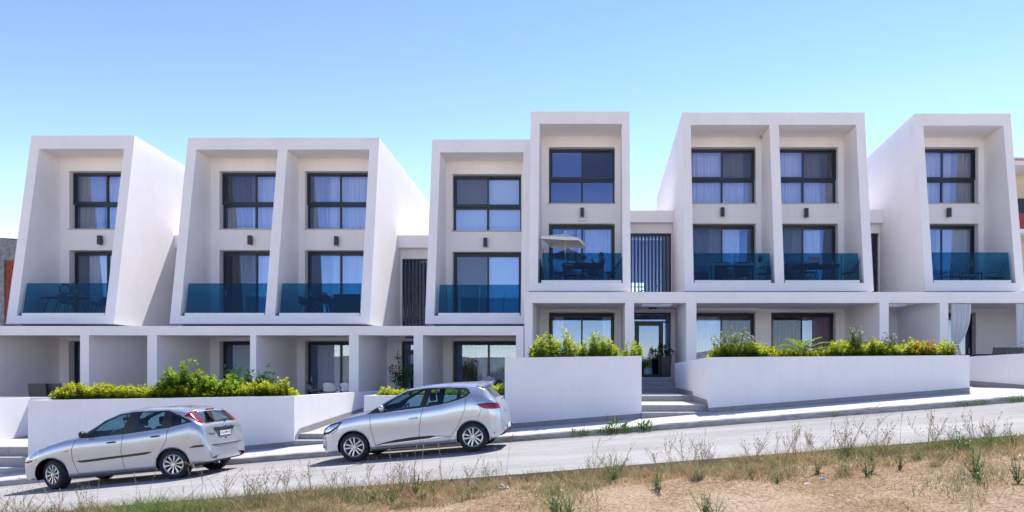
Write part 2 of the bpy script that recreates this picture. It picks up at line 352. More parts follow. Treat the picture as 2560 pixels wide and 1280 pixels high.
grid_mesh('road', np.linspace(-60, 60, 241), np.linspace(10.03, 15.76, 12), lambda x, y: rz_v(x) + 0 * y, 'pale_asphalt')
grid_mesh('dirt_field', np.concatenate([np.linspace(-60, -15, 46)[:-1], np.arange(-15, 13, .07), np.linspace(13, 60, 48)]), np.concatenate([np.linspace(-40, 4, 45)[:-1], np.arange(4, 10.06, .06)]), dirt_z, 'dry_dirt')
e = MB()
n = 400
for i in range(n):                                      # the street slab's bare edge above the dirt
    x0 = -60 + i * .3; x1 = x0 + .3; j = .012 * math.sin(x0 * 1.7) + .008 * math.sin(x0 * 5.1); j1 = .012 * math.sin(x1 * 1.7) + .008 * math.sin(x1 * 5.1); a, b_ = road_z(x0), road_z(x1)
    e.add([(x0, 9.97 + j, a - .2), (x1, 9.97 + j1, b_ - .2), (x1, 9.97 + j1, b_ + .012), (x0, 9.97 + j, a + .012), (x0, 10.06, a + .012), (x1, 10.06, b_ + .012), (x0, 10.06, a - .01), (x1, 10.06, b_ - .01)], [(0, 1, 2, 3), (3, 2, 5, 4), (4, 5, 7, 6)])
tag(e.build('road_edge', 'kerb_concrete'), kind='structure')
k = MB(); n = 600
jit = [(rng.normal(0, .006), rng.normal(0, .007)) for _ in range(n + 1)]
for i in range(n):
    x0 = -60 + i * .2; x1 = x0 + .2; (a0, b0), (a1, b1) = jit[i], jit[i + 1]; z0, z1 = kerb_top(x0), kerb_top(x1)
    k.add([(x0, 15.75 + a0, z0 - .4), (x1, 15.75 + a1, z1 - .4), (x1, 15.755 + a1, z1 - .02), (x0, 15.755 + a0, z0 - .02), (x1, 15.775 + b1, z1 + b1), (x0, 15.775 + b0, z0 + b0), (x1, 15.95, z1), (x0, 15.95, z0)], [(0, 1, 2, 3), (3, 2, 4, 5), (5, 4, 6, 7)])
tag(k.build('kerb', 'kerb_concrete'), kind='structure')
grid_mesh('pavement', np.linspace(-60, 60, 241), np.array([15.94, 16.5, 17.1, 17.8, 19, 21, 25]), lambda x, y: rz_v(x) + .135 + .03 * (np.minimum(y, 17.8) - 15.9) - .004, 'pave_tile')
grid_mesh('ground', np.linspace(-400, 400, 41), np.linspace(-700, 700, 57), lambda x, y: np.clip(rz_v(np.clip(x, -60, 60)), -6, 3) - 1.2 - np.where(y < -40, 3, 0) + 0 * y, 'far_ground')
hx = np.linspace(-500, 500, 90); hy = np.linspace(-620, -140, 30)
grid_mesh('hills', hx, hy, lambda x, y: -6 + 26 * vnoise(x, y, 90, 5) * np.clip((-y - 140) / 200, 0, 1) + 6 * vnoise(x, y, 25, 6) * np.clip((-y - 140) / 100, 0, 1), 'far_ground')

# ---------------------------------------------------------------- building helpers
def rebase(t, base):
    b = Vector(base); t.location = b
    for c in KIDS(t): c.location = Vector(c.location) - b
def curtain(parent, x0, x1, z0, z1, y, mt, lean0=0, lean1=0, amp=.035, seed=0, name='curtain'):
    r = random.Random(seed); n = max(12, int((x1 - x0) / .022)); m = 7; mb = MB(); ph = [r.uniform(0, 6.28) for _ in range(4)]
    for i in range(n + 1):
        u = i / n
        for j in range(m + 1):
            v = j / m; a = x0 + lean0 * v * v; b = x1 + lean1 * v * v; x = a + (b - a) * u
            w = amp * (math.sin(u * (x1 - x0) * 42 + ph[0] + .6 * math.sin(u * 9 + ph[1])) + .5 * math.sin(u * (x1 - x0) * 19 + ph[2])) * (.6 + .4 * v)
            mb.v.append((x, y + w, z1 + (z0 - z1) * v))
    for i in range(n):
        for j in range(m): a = i * (m + 1) + j; mb.f.append((a, a + 1, a + m + 2, a + m + 1)); mb.m.append(0)
    return mb.build(name, mt, parent, smooth=True)
def glazing(parent, x0, x1, z0, z1, D=28.5, door=False, drapes=(), screens=(), mull=.5, handle=None):
    """aluminium window or sliding door set back in its opening; returns the window object"""
    y0 = D + .27; w = MB(); fr = .05; sa = .06; xm = x0 + (x1 - x0) * mull; panes = []
    w.box(x0, x0 + fr, y0, y0 + .1, z0, z1); w.box(x1 - fr, x1, y0, y0 + .1, z0, z1); w.box(x0 + fr, x1 - fr, y0, y0 + .1, z1 - fr, z1)
    if door:
        w.box(x0 + fr, x1 - fr, y0, y0 + .1, z0, z0 + .04)
        for a, b, yy in ((x0 + fr, xm + .035, y0 + .015), (xm - .035, x1 - fr, y0 + .06)):
            w.box(a, a + .07, yy, yy + .035, z0 + .04, z1 - fr); w.box(b - .07, b, yy, yy + .035, z0 + .04, z1 - fr)
            w.box(a + .07, b - .07, yy, yy + .035, z1 - fr - .075, z1 - fr); w.box(a + .07, b - .07, yy, yy + .035, z0 + .04, z0 + .13)
            panes.append((a + .07, b - .07, z0 + .13, z1 - fr - .075, yy + .015))
    else:
        zt = z0 + (z1 - z0) * .455
        w.box(x0 + fr, x1 - fr, y0, y0 + .1, z0, z0 + .03)
        w.box(x0 - .03, x1 + .03, y0 - .05, y0, zt - .01, zt + .06); w.box(x0 + fr, x1 - fr, y0, y0 + .1, zt - .09, zt + .02)
        w.box(x0 - .03, x0 + .05, y0 - .05, y0, zt + .06, z1); w.box(x1 - .05, x1 + .03, y0 - .05, y0, zt + .06, z1); w.box(x0 + .05, x1 - .05, y0 - .05, y0, z1 - .05, z1)
        w.box(xm - .04, xm + .04, y0 + .01, y0 + .09, z0 + .03, zt - .09)
        panes += [(x0 + fr, xm - .04, z0 + .03, zt - .09, y0 + .05), (xm + .04, x1 - fr, z0 + .03, zt - .09, y0 + .05)]
        for a, b, yy in ((x0 + fr, xm + .035, y0 - .03), (xm - .035, x1 - fr, y0 + .03)):
            w.box(a, a + sa, yy, yy + .035, zt + .06, z1 - fr); w.box(b - sa, b, yy, yy + .035, zt + .06, z1 - fr)
            w.box(a + sa, b - sa, yy, yy + .035, z1 - fr - .055, z1 - fr); w.box(a + sa, b - sa, yy, yy + .035, zt + .06, zt + .12)
            panes.append((a + sa, b - sa, zt + .12, z1 - fr - .055, yy + .015))
    o = w.build('sliding_door' if door else 'window', 'navy_frame', parent)
    for i, (a, b, c, d, y) in enumerate(panes):
        MB().box(a, b, y, y + .008, c, d).build('pane', 'window_glass', o)
        if i in screens: MB().box(a + .01, b - .01, y - .02, y - .015, c + .01, d - .01).build('insect_screen', 'mesh_screen', o)
    for q, (u0, u1, mt, l0, l1) in enumerate(drapes):
        a = x0 + fr + (x1 - x0 - 2 * fr) * u0; b = x0 + fr + (x1 - x0 - 2 * fr) * u1
        if mt == 'blind_white': MB().box(a, b, y0 + .14 + q * .01, y0 + .145 + q * .01, z0 + .04, z1 - .04).build('roller_blind', mt, o)
        else: curtain(o, a, b, z0 + .04, z1 - .03, y0 + .22 + .05 * (q % 2), mt, l0, l1, seed=int(x0 * 31 + z0 * 7 + q))
    if handle is not None:
        hb = MB(); xx = x0 + handle * (x1 - x0); hb.box(xx - .012, xx + .012, y0 - .035, y0 + .015, z0 + 1.0, z0 + 1.22); hb.build('handle', 'alu', o)
    return o
def wall_lamp(parent, px, py, D=28.5):
    x, z = X(px, D), Z(py, D); m = MB(); m.box(x - .075, x + .075, D - .19, D - .06, z - .19, z + .19); m.box(x - .03, x + .05, D - .06, D, z - .07, z + .05)
    o = m.build('wall_light', 'charcoal', parent, bevel=.006)
    MB().lathe([(.001, 0), (.05, 0), (.05, .008), (.001, .008)], x, D - .125, z - .2, n=14).build('lens', 'lamp_glass', o)
def block(label, xl, xr, tl, tr, zb, zt, zo, Dt, dividers, wins, zwin, zdoor, glass_top, lamps, group=None):
    t = thing('apartment_block', label, 'building', group='slanted white apartment blocks along the street')
    fl = zb + .36; DB = 38.0; yf = lambda z, i=0: 26.3 + (z - zb) / (zt - zb) * (Dt - 26.3) + i
    for a, b in ((xl, xl + tl), (xr - tr, xr)):
        MB().prism_x([(26.3, zb), (Dt, zt), (DB, zt - .55), (DB, zb)], a, b).build('side_wall', PL, t)
    a, b = xl + tl, xr - tr
    MB().prism_x([(yf(zo), zo), (Dt, zt), (DB, zt - .55), (DB, zt - .9), (30, zo)], a, b).build('roof', PL, t)
    MB().prism_x([(26.3, zb), (yf(zb + .31), zb + .31), (DB, zb + .31), (DB, zb)], a, b).build('balcony_slab', PL, t)
    MB().box(a, b, yf(zb + .31) + .25, 34, zb + .31, fl).build('floor', 'floor_tile', t)
    ed = [a] + [v for d in dividers for v in d] + [b]; zm = zwin[0] - .15
    for d0, d1 in dividers: MB().prism_x([(yf(zb + .31), zb + .31), (yf(zo), zo), (DB, zo), (DB, zb + .31)], d0, d1).build('partition_wall', PL, t)
    for q in range(0, len(ed), 2):
        e0, e1 = ed[q], ed[q + 1]; px0, px1, kw, kd = wins[q // 2]; w0, w1 = X(px0, 28.5), X(px1, 28.5)
        MB().wall(e0, e1, fl, zo, 28.5, 28.9, [(w0, w1, fl + .001, zdoor), (w0, w1, zwin[0], zwin[1])]).build('facade_wall', PL, t)
        MB().box(e0, e1, 28.9, 34, zdoor + .25, zwin[0] - .05).build('interior_floor', 'interior', t)
        MB().box(e0, e1, 34, 34.2, fl, zo).build('room_wall', 'interior', t)
        MB().box(w0 - .03, w1 + .03, 28.44, 28.78, zwin[0] - .035, zwin[0] - .001).build('window_sill', 'stone_grey', t)
        glazing(t, w0 + .03, w1 - .02, zwin[0], zwin[1] - .05, **kw)
        glazing(t, w0 + .03, w1 - .02, fl + .005, zdoor - .05, door=True, **kd)
        # balustrade: two sheets of teal glass standing in a white shoe
        g0, g1 = e0 + (.14 if e0 < 0 else .04), e1 - (.04 if e0 < 0 else .14); zc = zb + .31
        bal = MB().prism_x([(yf(zc) + .05, zc + .003), (yf(zc) + .05, zc + .115), (yf(zc) + .17, zc + .115), (yf(zc) + .17, zc + .003)], g0, g1).build('glass_balustrade', 'alu', t)
        gm = (g0 + g1) / 2
        for s0, s1 in ((g0 + .01, gm - .006), (gm + .006, g1 - .005)):
            MB().prism_x([(yf(zc) + .095, zc + .10), (yf(glass_top) + .095, glass_top), (yf(glass_top) + .11, glass_top), (yf(zc) + .11, zc + .10)], s0, s1).build('glass_panel', 'balcony_glass', bal)
        MB().box(g0 - .05, g0 - .002, yf(zc) + .04, yf(zc) + .18, zc + .003, zc + .12).build('end_cap', 'black', bal)
        MB().box(g1 + .002, g1 + .035, yf(zc) + .04, yf(zc) + .18, zc + .003, zc + .12).build('end_cap', 'black', bal)
    for l in lamps: wall_lamp(t, *l)
    MB().box(xl + .25, xr - .25, 26.75, 37.5, zb - .26, zb - .002).build('recessed_base', 'charcoal', t)
    rebase(t, ((xl + xr) / 2, 26.3, zb)); return t
CW, CC, CB, CR, BL = 'curtain_white', 'curtain_cream', 'curtain_brown', 'curtain_red', 'blind_white'
ZWL, ZDL = (Z(572, 28.5), Z(427.5, 28.5)), Z(625.5, 28.5)
ZW3, ZD3 = (Z(577, 28.5), Z(435, 28.5)), Z(629, 28.5)
ZWR, ZDR = (Z(508, 28.5), Z(367.5, 28.5)), Z(559, 28.5)
def dr(*a): return a
b1 = block('white slanted block at the far left, single bay, table and lantern on its balcony', -22.67, -18.49, .38, .38, 2.10, 9.81, Z(372, 27.43), 27.5, [],
  [(173, 340, dict(drapes=((0, .42, CC, 0, -.12), (.40, 1, CW, .05, 0))), dict(drapes=((.16, .62, CW, 0, 0), (.62, 1, CW, 0, 0)), handle=.04))], ZWL, ZDL, Z(707, 26.55), [(254.5, 602)])
b2 = block('white slanted twin-bay block with empty left balcony, second from the left', -16.34, -8.60, .38, .38, 2.10, 9.72, Z(374, 27.43), 27.5, [(-12.67, -12.29)],
  [(548.5, 715.5, dict(drapes=((0, .38, CC, 0, .05), (.36, 1, CW, .04, 0)), screens=(2,)), dict(drapes=((.07, .40, CC, 0, .04), (.36, 1, CW, 0, 0)), screens=(0,), handle=.04)),
   (762, 929, dict(drapes=((.04, .30, CC, 0, .05), (.24, .62, CW, .05, 0), (.60, 1, CW, 0, 0)), screens=()), dict(drapes=((.16, .34, CC, 0, .03), (.30, .62, CW, .02, 0), (.60, 1, CW, 0, 0)), handle=.04))], ZWL, ZDL, Z(707.5, 26.55), [(628.5, 602), (843.5, 604)])
b3 = block('lower white block with pale roller blinds, joined to the taller one on its right', -6.46, -2.464, .34, .30, 2.10, 9.65, Z(381, 27.43), 27.5, [],
  [(1131, 1303, dict(drapes=((0, .5, BL, 0, 0), (.5, 1, BL, 0, 0)), screens=(2,)), dict(drapes=((0, .5, BL, 0, 0), (.5, 1, BL, 0, 0)), screens=(0,), handle=.48))], ZW3, ZD3, Z(711, 26.55), [(1214.5, 607.5)])
b4 = block('tall narrow white block with a parasol and a seated man on its balcony', -2.46, 1.50, .36, .31, 3.37, 10.66, Z(308.5, 27.1), 27.2, [],
  [(1372, 1537, dict(drapes=(), screens=(3,)), dict(drapes=((.24, .38, CC, 0, 0), (.42, .5, CW, 0, 0), (.55, .84, CW, 0, 0), (.84, 1, CW, 0, 0)), mull=.5, handle=.94))], ZWR, ZDR, Z(632, 26.55), [(1455.5, 533)])
b5 = block('white slanted twin-bay block with furniture on both balconies, right of the slatted gap', 3.60, 10.90, .34, .36, 3.37, 10.62, Z(311, 27.1), 27.2, [(7.09, 7.45)],
  [(1724, 1890, dict(drapes=((.02, .5, CW, 0, 0), (.5, .9, CW, 0, -.05), (.86, 1, CC, .05, 0)), screens=(3,)), dict(drapes=((.0, .30, CC, 0, 0), (.25, .5, CW, 0, 0), (.50, .80, CW, 0, -.03)), screens=(0,), handle=.96)),
   (1928, 2095, dict(drapes=((.02, .5, CW, 0, 0), (.5, .84, CW, 0, -.05), (.80, 1, CC, .04, 0)), screens=(3,)), dict(drapes=((.0, .36, CC, 0, 0), (.3, .5, CW, 0, 0), (.5, .80, CW, 0, -.03)), screens=(0,), handle=.96))], ZWR, ZDR, Z(632.5, 26.55), [(1805, 532), (2013.5, 534)])
b6 = block('white slanted single-bay block at the far right with low lounge chairs', 12.90, 16.74, .32, .32, 3.37, 10.58, Z(313, 27.1), 27.2, [],
  [(2279, 2446, dict(drapes=((.0, .5, CW, 0, 0), (.5, .74, CW, 0, -.06), (.70, 1, CC, -.06, 0)), screens=()), dict(drapes=((.0, .45, CC, 0, 0), (.44, 1, CW, 0, 0)), screens=(), handle=.96))], ZWR, ZDR, Z(630.5, 26.55), [(2369, 533)])

# ---------------------------------------------------------------- slatted stair links between the blocks
def link(label, x0, x1, zs, zbnd0, zbnd1, zhole, slats=True, seen=True):
    t = thing('stair_link', label, 'building', group='recessed stair links between the blocks'); D = 30.5
    x0 += .006; x1 -= .006
    MB().wall(x0, x1, zs, zbnd0, D, D + .3, [(x0 + .08, x1 - .04, zs + .001, zhole)]).build('wall', PL, t)
    MB().box(x0, x1, D - .4, D + .3, zbnd0 + .002, zbnd1).build('parapet', PL, t)
    MB().box(x0, x1, D + .3, 38, zbnd0 + .1, zbnd1 - .1).build('roof', PL, t)
    fr = MB(); fr.box(x0 + .08, x1 - .04, D + .02, D + .14, zhole - .06, zhole); fr.box(x0 + .08, x1 - .04, D + .02, D + .14, zs + .002, zs + .06); w = fr.build('slat_frame', 'navy_frame', t)
    sx = x0 + .10; first = None
    while sx < x1 - .06:
        s = MB().box(-.028, .028, D + .015, D + .13, zs + .06, zhole - .06) if first is None else None
        if first is None: first = s.build('slat', 'navy_frame', w); first.location.x = sx
        else: c = first.copy(); COL.objects.link(c); c.location.x = sx
        sx += .158
    MB().box(x0 + .08, x1 - .04, D + .2, D + .21, zs, zhole).build('pane', 'window_glass', w)
    hx = x0 + .2
    MB().wall(x0, x1, zs, zbnd0, 34, 34.2, [(hx, hx + .95, zs + 1.15, zs + 1.62)]).build('stairwell_wall', 'interior', t)
    g = MB()
    for i in range(5): g.box(hx + i * .22, hx + i * .22 + .05, 33.97, 33.998, zs + 1.15, zs + 1.62)
    g.box(hx, hx + .95, 33.97, 33.998, zs + 1.36, zs + 1.41); g.build('window_bars', 'navy_frame', t)
    MB().tube([(x0 + .1, 32.5, zs + .75), (x1 - .3, 33, zs + 1.35)], .025).build('handrail', 'charcoal', t)
    rebase(t, ((x0 + x1) / 2, D, zs)); return t
TL, BLM = 1.912, 1.574; TR, BRM = 3.162, 2.765
link('recessed white link seen as a sliver between the two leftmost blocks', -18.49, -16.34, TL, Z(619, 30.1), Z(588, 30.1), Z(647, 30.5))
link('recessed white link with dark vertical slats left of the roller-blind block', -8.60, -6.46, TL, Z(619, 30.1), Z(588, 30.1), Z(647, 30.5))
link('recessed white link with wide dark slatted screen above the entrance stairs', 1.50, 3.60, TR, Z(555.5, 30.1), Z(526, 30.1), Z(583, 30.5))
link('recessed white link beside the far right block, only two slats showing', 10.90, 12.90, TR, Z(557, 30.1), Z(524, 30.1), Z(583, 30.5))

# ---------------------------------------------------------------- ground floor wings
def xq(px): return X(px, 25)
def wing(label, xs0, xs1, fins, zt, zbm, zceil, zfloor, porches, holes, zhead):
    t = thing('ground_floor_wing', label, 'building', group='ground floor wings')
    MB().box(xs0, xs1, 25, 25.35, zbm, zt).build('fascia_beam', PL, t)
    cuts = sorted(porches); sl = MB(); xx = xs0
    for (a, b) in cuts:
        m0, m1 = a + (b - a) * .22, b - (b - a) * .22 + .1
        sl.box(xx, m0, 25.35, 38, zceil, zt); sl.box(m0, m1, 25.35, 25.8, zceil, zt); sl.box(m0, m1, 27.5, 38, zceil, zt); xx = m1
    sl.box(xx, xs1, 25.35, 38, zceil, zt); sl.build('ceiling_slab', PL, t)
    for a, b in fins: MB().box(a, b, 25.003, 38, zfloor - 2.5, zbm).build('fin_wall', PL, t); MB().box(a + .002, b - .002, 25.36, 28.5, zbm, zceil).build('fin_wall', PL, t)
    MB().wall(xs0, xs1, zfloor, zceil, 28.5, 28.9, holes).build('facade_wall', PL, t)
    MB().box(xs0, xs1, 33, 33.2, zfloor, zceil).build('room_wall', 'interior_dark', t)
    return t
lf = [(xq(a), xq(b)) for a, b in ((-62, -37), (200, 222), (368, 392), (625, 640), (872.6, 896), (1034, 1057), (1290, 1309))]
zh = Z(852.5, 28.5); FL, FR = -1.15, .03
hL = [(X(a, 28.5), X(b, 28.5), FL + .001, zh) for a, b in ((172, 339), (548.5, 715.5), (762, 929), (1004, 1062), (1131, 1300))]
wl = wing('lower white ground floor wing with open terraces behind the parked cars', -27, xq(1309), lf, TL, BLM, 1.70, FL, [(xq(222), xq(368)), (xq(896), xq(1034))], hL, zh)
rf = [(xq(a), xq(b)) for a, b in ((1311, 1331), (1563, 1585), (1716, 1741), (2199, 2222), (2350, 2371), (2700, 2724))]
zr = Z(781, 28.5)
hR = [(X(a, 28.5), X(b, 28.5), FR + .001, zr) for a, b in ((1372, 1536), (1572, 1677), (1724, 1888.5), (1928, 2089), (2278, 2440))]
wr = wing('raised white ground floor wing with glazed entrance at the top of the stairs', xq(1311), 21, rf, TR, BRM, 2.89, FR, [(xq(1585), xq(1716)), (xq(2222), xq(2350))], hR, zr)
for (h, kw) in zip(hL, (dict(drapes=((.2, 1, CC, 0, 0),)), dict(drapes=((.1, 1, BL, 0, 0),), handle=.05), dict(drapes=((.10, .46, CW, 0, 0), (.47, .62, CW, 0, 0)), handle=.05), None, dict(drapes=((.10, .30, CB, 0, .22), (.32, .48, CW, 0, 0), (.5, 1, CW, 0, 0)), mull=.52))):
    if kw: glazing(wl, h[0] + .03, h[1] - .02, h[2], h[3] - .03, door=True, **kw)
for (h, kw) in zip(hR, (dict(drapes=((.05, .2, CW, 0, 0), (.84, .98, CW, 0, 0))), None, dict(drapes=((.0, 1, CW, 0, 0),), screens=(1,)), dict(drapes=((.02, .48, CB, 0, 0), (.50, .64, CC, 0, 0), (.62, 1, CR, 0, 0)), screens=(0,)), dict(drapes=((.3, .95, CW, 0, 0),), handle=.95))):
    if kw: glazing(wr, h[0] + .03, h[1] - .02, h[2], h[3] - .03, door=True, **kw)
def entrance(parent, x0, x1, z0, z1, leaf0, leaf1, D=28.5):
    y = D + .1; m = MB(); zt = z1 - .42
    m.box(x0, x0 + .06, y, y + .1, z0, z1); m.box(x1 - .06, x1, y, y + .1, z0, z1); m.box(x0 + .06, x1 - .06, y, y + .1, z1 - .06, z1); m.box(x0 + .06, x1 - .06, y, y + .1, zt, zt + .07)
    m.box(leaf0 - .07, leaf0, y, y + .1, z0, zt); m.box(leaf1, leaf1 + .07, y, y + .1, z0, zt)
    m.box(leaf0 + .002, leaf0 + .11, y - .02, y + .06, z0 + .01, zt - .005); m.box(leaf1 - .11, leaf1 - .002, y - .02, y + .06, z0 + .01, zt - .005)
    m.box(leaf0 + .11, leaf1 - .11, y - .02, y + .06, zt - .12, zt - .005); m.box(leaf0 + .11, leaf1 - .11, y - .02, y + .06, z0 + .01, z0 + .12)
    o = m.build('entrance_door', 'navy_frame', parent)
    for a, b, c, d in ((leaf0 + .11, leaf1 - .11, z0 + .12, zt - .12), (x0 + .06, leaf0 - .07, z0, zt), (leaf1 + .07, x1 - .06, z0, zt), (x0 + .06, x1 - .06, zt + .07, z1 - .06)):
        if b - a > .03: MB().box(a, b, y + .03, y + .038, c, d).build('pane', 'window_glass', o)
    MB().tube([(leaf1 - .06, y - .07, z0 + .9), (leaf1 - .06, y - .07, z0 + 1.3)], .014).build('handle', 'alu', o)
    return o
entrance(wr, hR[1][0] + .01, hR[1][1] - .01, FR + .001, zr - .01, X(1591, 28.6), X(1653.6, 28.6))
entrance(wl, hL[3][0] + .01, hL[3][1] - .01, FL + .001, zh - .01, X(1012, 28.6), X(1058, 28.6))
def ceiling_lamp(parent, px, D, zc):
    x = X(px, D); m = MB().lathe([(.001, 0), (.15, 0), (.16, -.03), (.15, -.075), (.001, -.075)], x, D, zc, n=24); o = m.build('ceiling_light', 'charcoal', parent, smooth=False)
    MB().lathe([(.13, -.076), (.11, -.11), (.06, -.13), (.001, -.135)], x, D, zc, n=24).build('diffuser', 'lamp_glass', o, smooth=True)
ceiling_lamp(wr, 1644.5, 25.7, 2.888); ceiling_lamp(wr, 1631.5, 27.9, 2.888); ceiling_lamp(wr, 2274.5, 25.7, 2.888)
ceiling_lamp(wl, 309, 25.7, 1.698); ceiling_lamp(wl, 972, 25.7, 1.698); ceiling_lamp(wl, 1023, 27.9, 1.698)
MB().box(xq(1741), 6.9, 28.1, 28.5, 2.78, 2.889).build('ceiling_beam', PL, wr)
rebase(wl, (-14, 25, FL)); rebase(wr, (9, 25, FR))

# terraces (solid ground behind the planters)
tm = MB(); tm.box(-27, -14.9, 21.5, 38, -5, FL); tm.box(-14.6, -8.02, 19.2, 38, -5, FL); tm.box(-8.02, -6.0, 23, 38, -5, FL - .003); tm.box(-5.7, -2.5, 19.2, 38, -5, FL)
tm.box(-2.45, 1.03, 19.2, 38, -5, FR); tm.box(1.04, 3.28, 25.07, 38, -5, FR - .004); tm.box(3.3, 9.6, 19.2, 38, -5, FR); tm.box(9.61, 11.3, 22.5, 38, -5, FR - .003); tm.box(11.5, 21, 19.2, 38, -5, FR)
tag(tm.build('terrace', 'floor_tile'), kind='structure')

# ---------------------------------------------------------------- planters, low walls and stairs
def planter(label, x0, x1, ztl, ztr, soil, depth_l=19.2, depth_r=19.2, group='white street planters', t=.22, y0=17.7, side_r_top=None):
    o = thing('planter', label, 'planter', group=group); zb = lambda x: pave_z(x, y0) - .3
    m = MB(); m.add([(x0, y0, zb(x0)), (x1, y0, zb(x1)), (x1, y0, ztr), (x0, y0, ztl), (x0, y0 + t, zb(x0)), (x1, y0 + t, zb(x1)), (x1, y0 + t, ztr), (x0, y0 + t, ztl)], [(0, 1, 2, 3), (3, 2, 6, 7), (4, 7, 6, 5), (0, 3, 7, 4), (1, 5, 6, 2)])
    m.build('front_wall', PL, o)
    for xa, xb, dd, zz in ((x0, x0 + t, depth_l, ztl), (x1 - t, x1, depth_r, ztr)):
        MB().box(xa, xb, y0 + t, dd, zb(x0) - .5, zz).build('side_wall', PL, o)
    MB().box(x0 + t, x1 - t, 19.0, 19.2, soil - .6, min(ztl, ztr)).build('back_wall', PL, o)
    s = MB(); s.box(x0 + t, x1 - t, y0 + t, 19.0, soil - .3, soil); s.build('soil', 'soil', o)
    h = .125; p = MB(); a, b = x0 - .0, x1 + .0
    p.add([(a, y0 - .012, pave_z(a, y0) - .05), (b, y0 - .012, pave_z(b, y0) - .05), (b, y0 - .012, pave_z(b, y0) + h), (a, y0 - .012, pave_z(a, y0) + h), (a, y0 - .001, pave_z(a, y0) + h), (b, y0 - .001, pave_z(b, y0) + h)], [(0, 1, 2, 3), (3, 2, 5, 4)])
    p.build('plinth', 'plinth_grey', o)
    rebase(o, ((x0 + x1) / 2, y0, pave_z((x0 + x1) / 2, y0))); return o
Zw = lambda py: Z(py, 17.7)
planter('long low white planter with yellow-green hedge behind the left parked car', -14.68, -7.75, Zw(1001), Zw(990), Zw(1008), 21, 25.0)
planter('low white planter half hidden behind the right parked car', X(910, 17.7), X(1260, 17.7), Zw(989), Zw(989), Zw(1000))
planter('tall white planter left of the entrance stairs', X(1262, 17.7), X(1604, 17.7), Zw(894.5), Zw(889.5), Zw(905), 20.5, 25.0)
planter('long tall white planter with palm and purple flowers right of the entrance stairs', X(1772, 17.7), X(2424, 17.7), Zw(893), Zw(888), Zw(905), 25.0, 20)
w = MB().box(11.3, 11.55, 17.7, 25, -2.5, Z(887, 18.8)); rw = w.build('garden_wall', PL)
tag(rw, 'sunlit white garden wall at the far right edge beside the ramp', 'wall')
p = MB(); p.add([(11.288, 17.7, -.5), (11.288, 25, -.3), (11.288, 25, .1), (11.288, 17.7, -.28 + .1)], [(0, 1, 2, 3)]); p.build('plinth', 'plinth_grey', rw)
w = MB().box(-17.7, -17.5, 17.5, 23, -4, -.62); lw = w.build('garden_wall', PL); tag(lw, 'sunlit white garden wall at the far left edge above the steps', 'wall')
p = MB(); p.add([(-17.488, 17.5, -2.2), (-17.488, 23, -1.83), (-17.488, 23, -1.66), (-17.488, 17.5, -2.03)], [(0, 1, 2, 3)]); p.build('plinth', 'plinth_grey', lw)
w = MB().box(-27, -14.9, 21.2, 21.45, -4, -.60); tag(w.build('terrace_parapet', PL), 'low white terrace parapet behind the far left steps', 'wall')
def stairs(label, x0, x1, steps, back, zb, group='granite steps up from the pavement'):
    o = thing('stairs', label, 'stairs', group=group); n = len(steps)
    for i, (z, d) in enumerate(steps):
        dn = steps[i - 1][1] if i else back; zlow = (steps[i + 1][0] if i + 1 < n else zb)
        s = MB().box(x0 + .01, x1 - .01, d + .02, dn + .02, zlow - .3, z - .02).build('step', 'mortar', o)
        nt_ = max(1, round((x1 - x0) / 1.0)); w_ = (x1 - x0) / nt_
        for q in range(nt_):
            a, b = x0 + q * w_ + .003, x0 + (q + 1) * w_ - .003
            MB().box(a, b, d, d + .019, zlow - (.0 if i + 1 < n else .3), z - .021).build('riser_tile', 'riser_shaded', s)
            L = dn - d; nr = max(1, round(L / 1.0))
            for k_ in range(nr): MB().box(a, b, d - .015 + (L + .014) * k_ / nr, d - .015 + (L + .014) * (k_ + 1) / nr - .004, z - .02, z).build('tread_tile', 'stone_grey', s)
    rebase(o, ((x0 + x1) / 2, steps[-1][1], zb)); return o
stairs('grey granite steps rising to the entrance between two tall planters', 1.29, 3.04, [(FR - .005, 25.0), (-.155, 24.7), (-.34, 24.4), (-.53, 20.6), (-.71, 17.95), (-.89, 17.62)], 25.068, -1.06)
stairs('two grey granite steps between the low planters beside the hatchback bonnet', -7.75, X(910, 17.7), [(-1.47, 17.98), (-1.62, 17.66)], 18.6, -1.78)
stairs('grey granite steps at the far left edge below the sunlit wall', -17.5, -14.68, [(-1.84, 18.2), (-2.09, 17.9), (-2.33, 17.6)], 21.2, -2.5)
rp = MB(); rp.prism_x([(18.6, -3), (18.6, -1.474), (23, FL - .01), (23, -3)], -7.75, X(910, 17.7)); tag(rp.build('ramp', 'stone_grey'), kind='structure')
rp = MB(); rp.prism_x([(17.72, -3), (17.72, -.42), (19.5, -.30), (22.5, FR - .02), (22.5, -3)], 9.83, 11.3); tag(rp.build('ramp', 'stone_grey'), kind='structure')
pl = MB(); pl.add([(-7.738, 17.75, -1.7), (-7.738, 23, -1.15), (-7.738, 23, -1.0), (-7.738, 18.0, -1.34), (-7.738, 17.75, -1.5)], [(0, 1, 2, 3, 4)]); tag(pl.build('plinth_strip', 'plinth_grey'), kind='structure')
pl = MB()                                                    # stepped skirting up the right side of the entrance stairs
pl.add([(3.036, 17.72, -1.0), (3.036, 17.72, -.78), (3.036, 18.0, -.58), (3.036, 20.5, -.52), (3.036, 20.6, -.40), (3.036, 24.3, -.35), (3.036, 24.3, -.6), (3.036, 20.6, -.8)], [tuple(range(8))])
tag(pl.build('skirting', 'plinth_grey'), kind='structure')

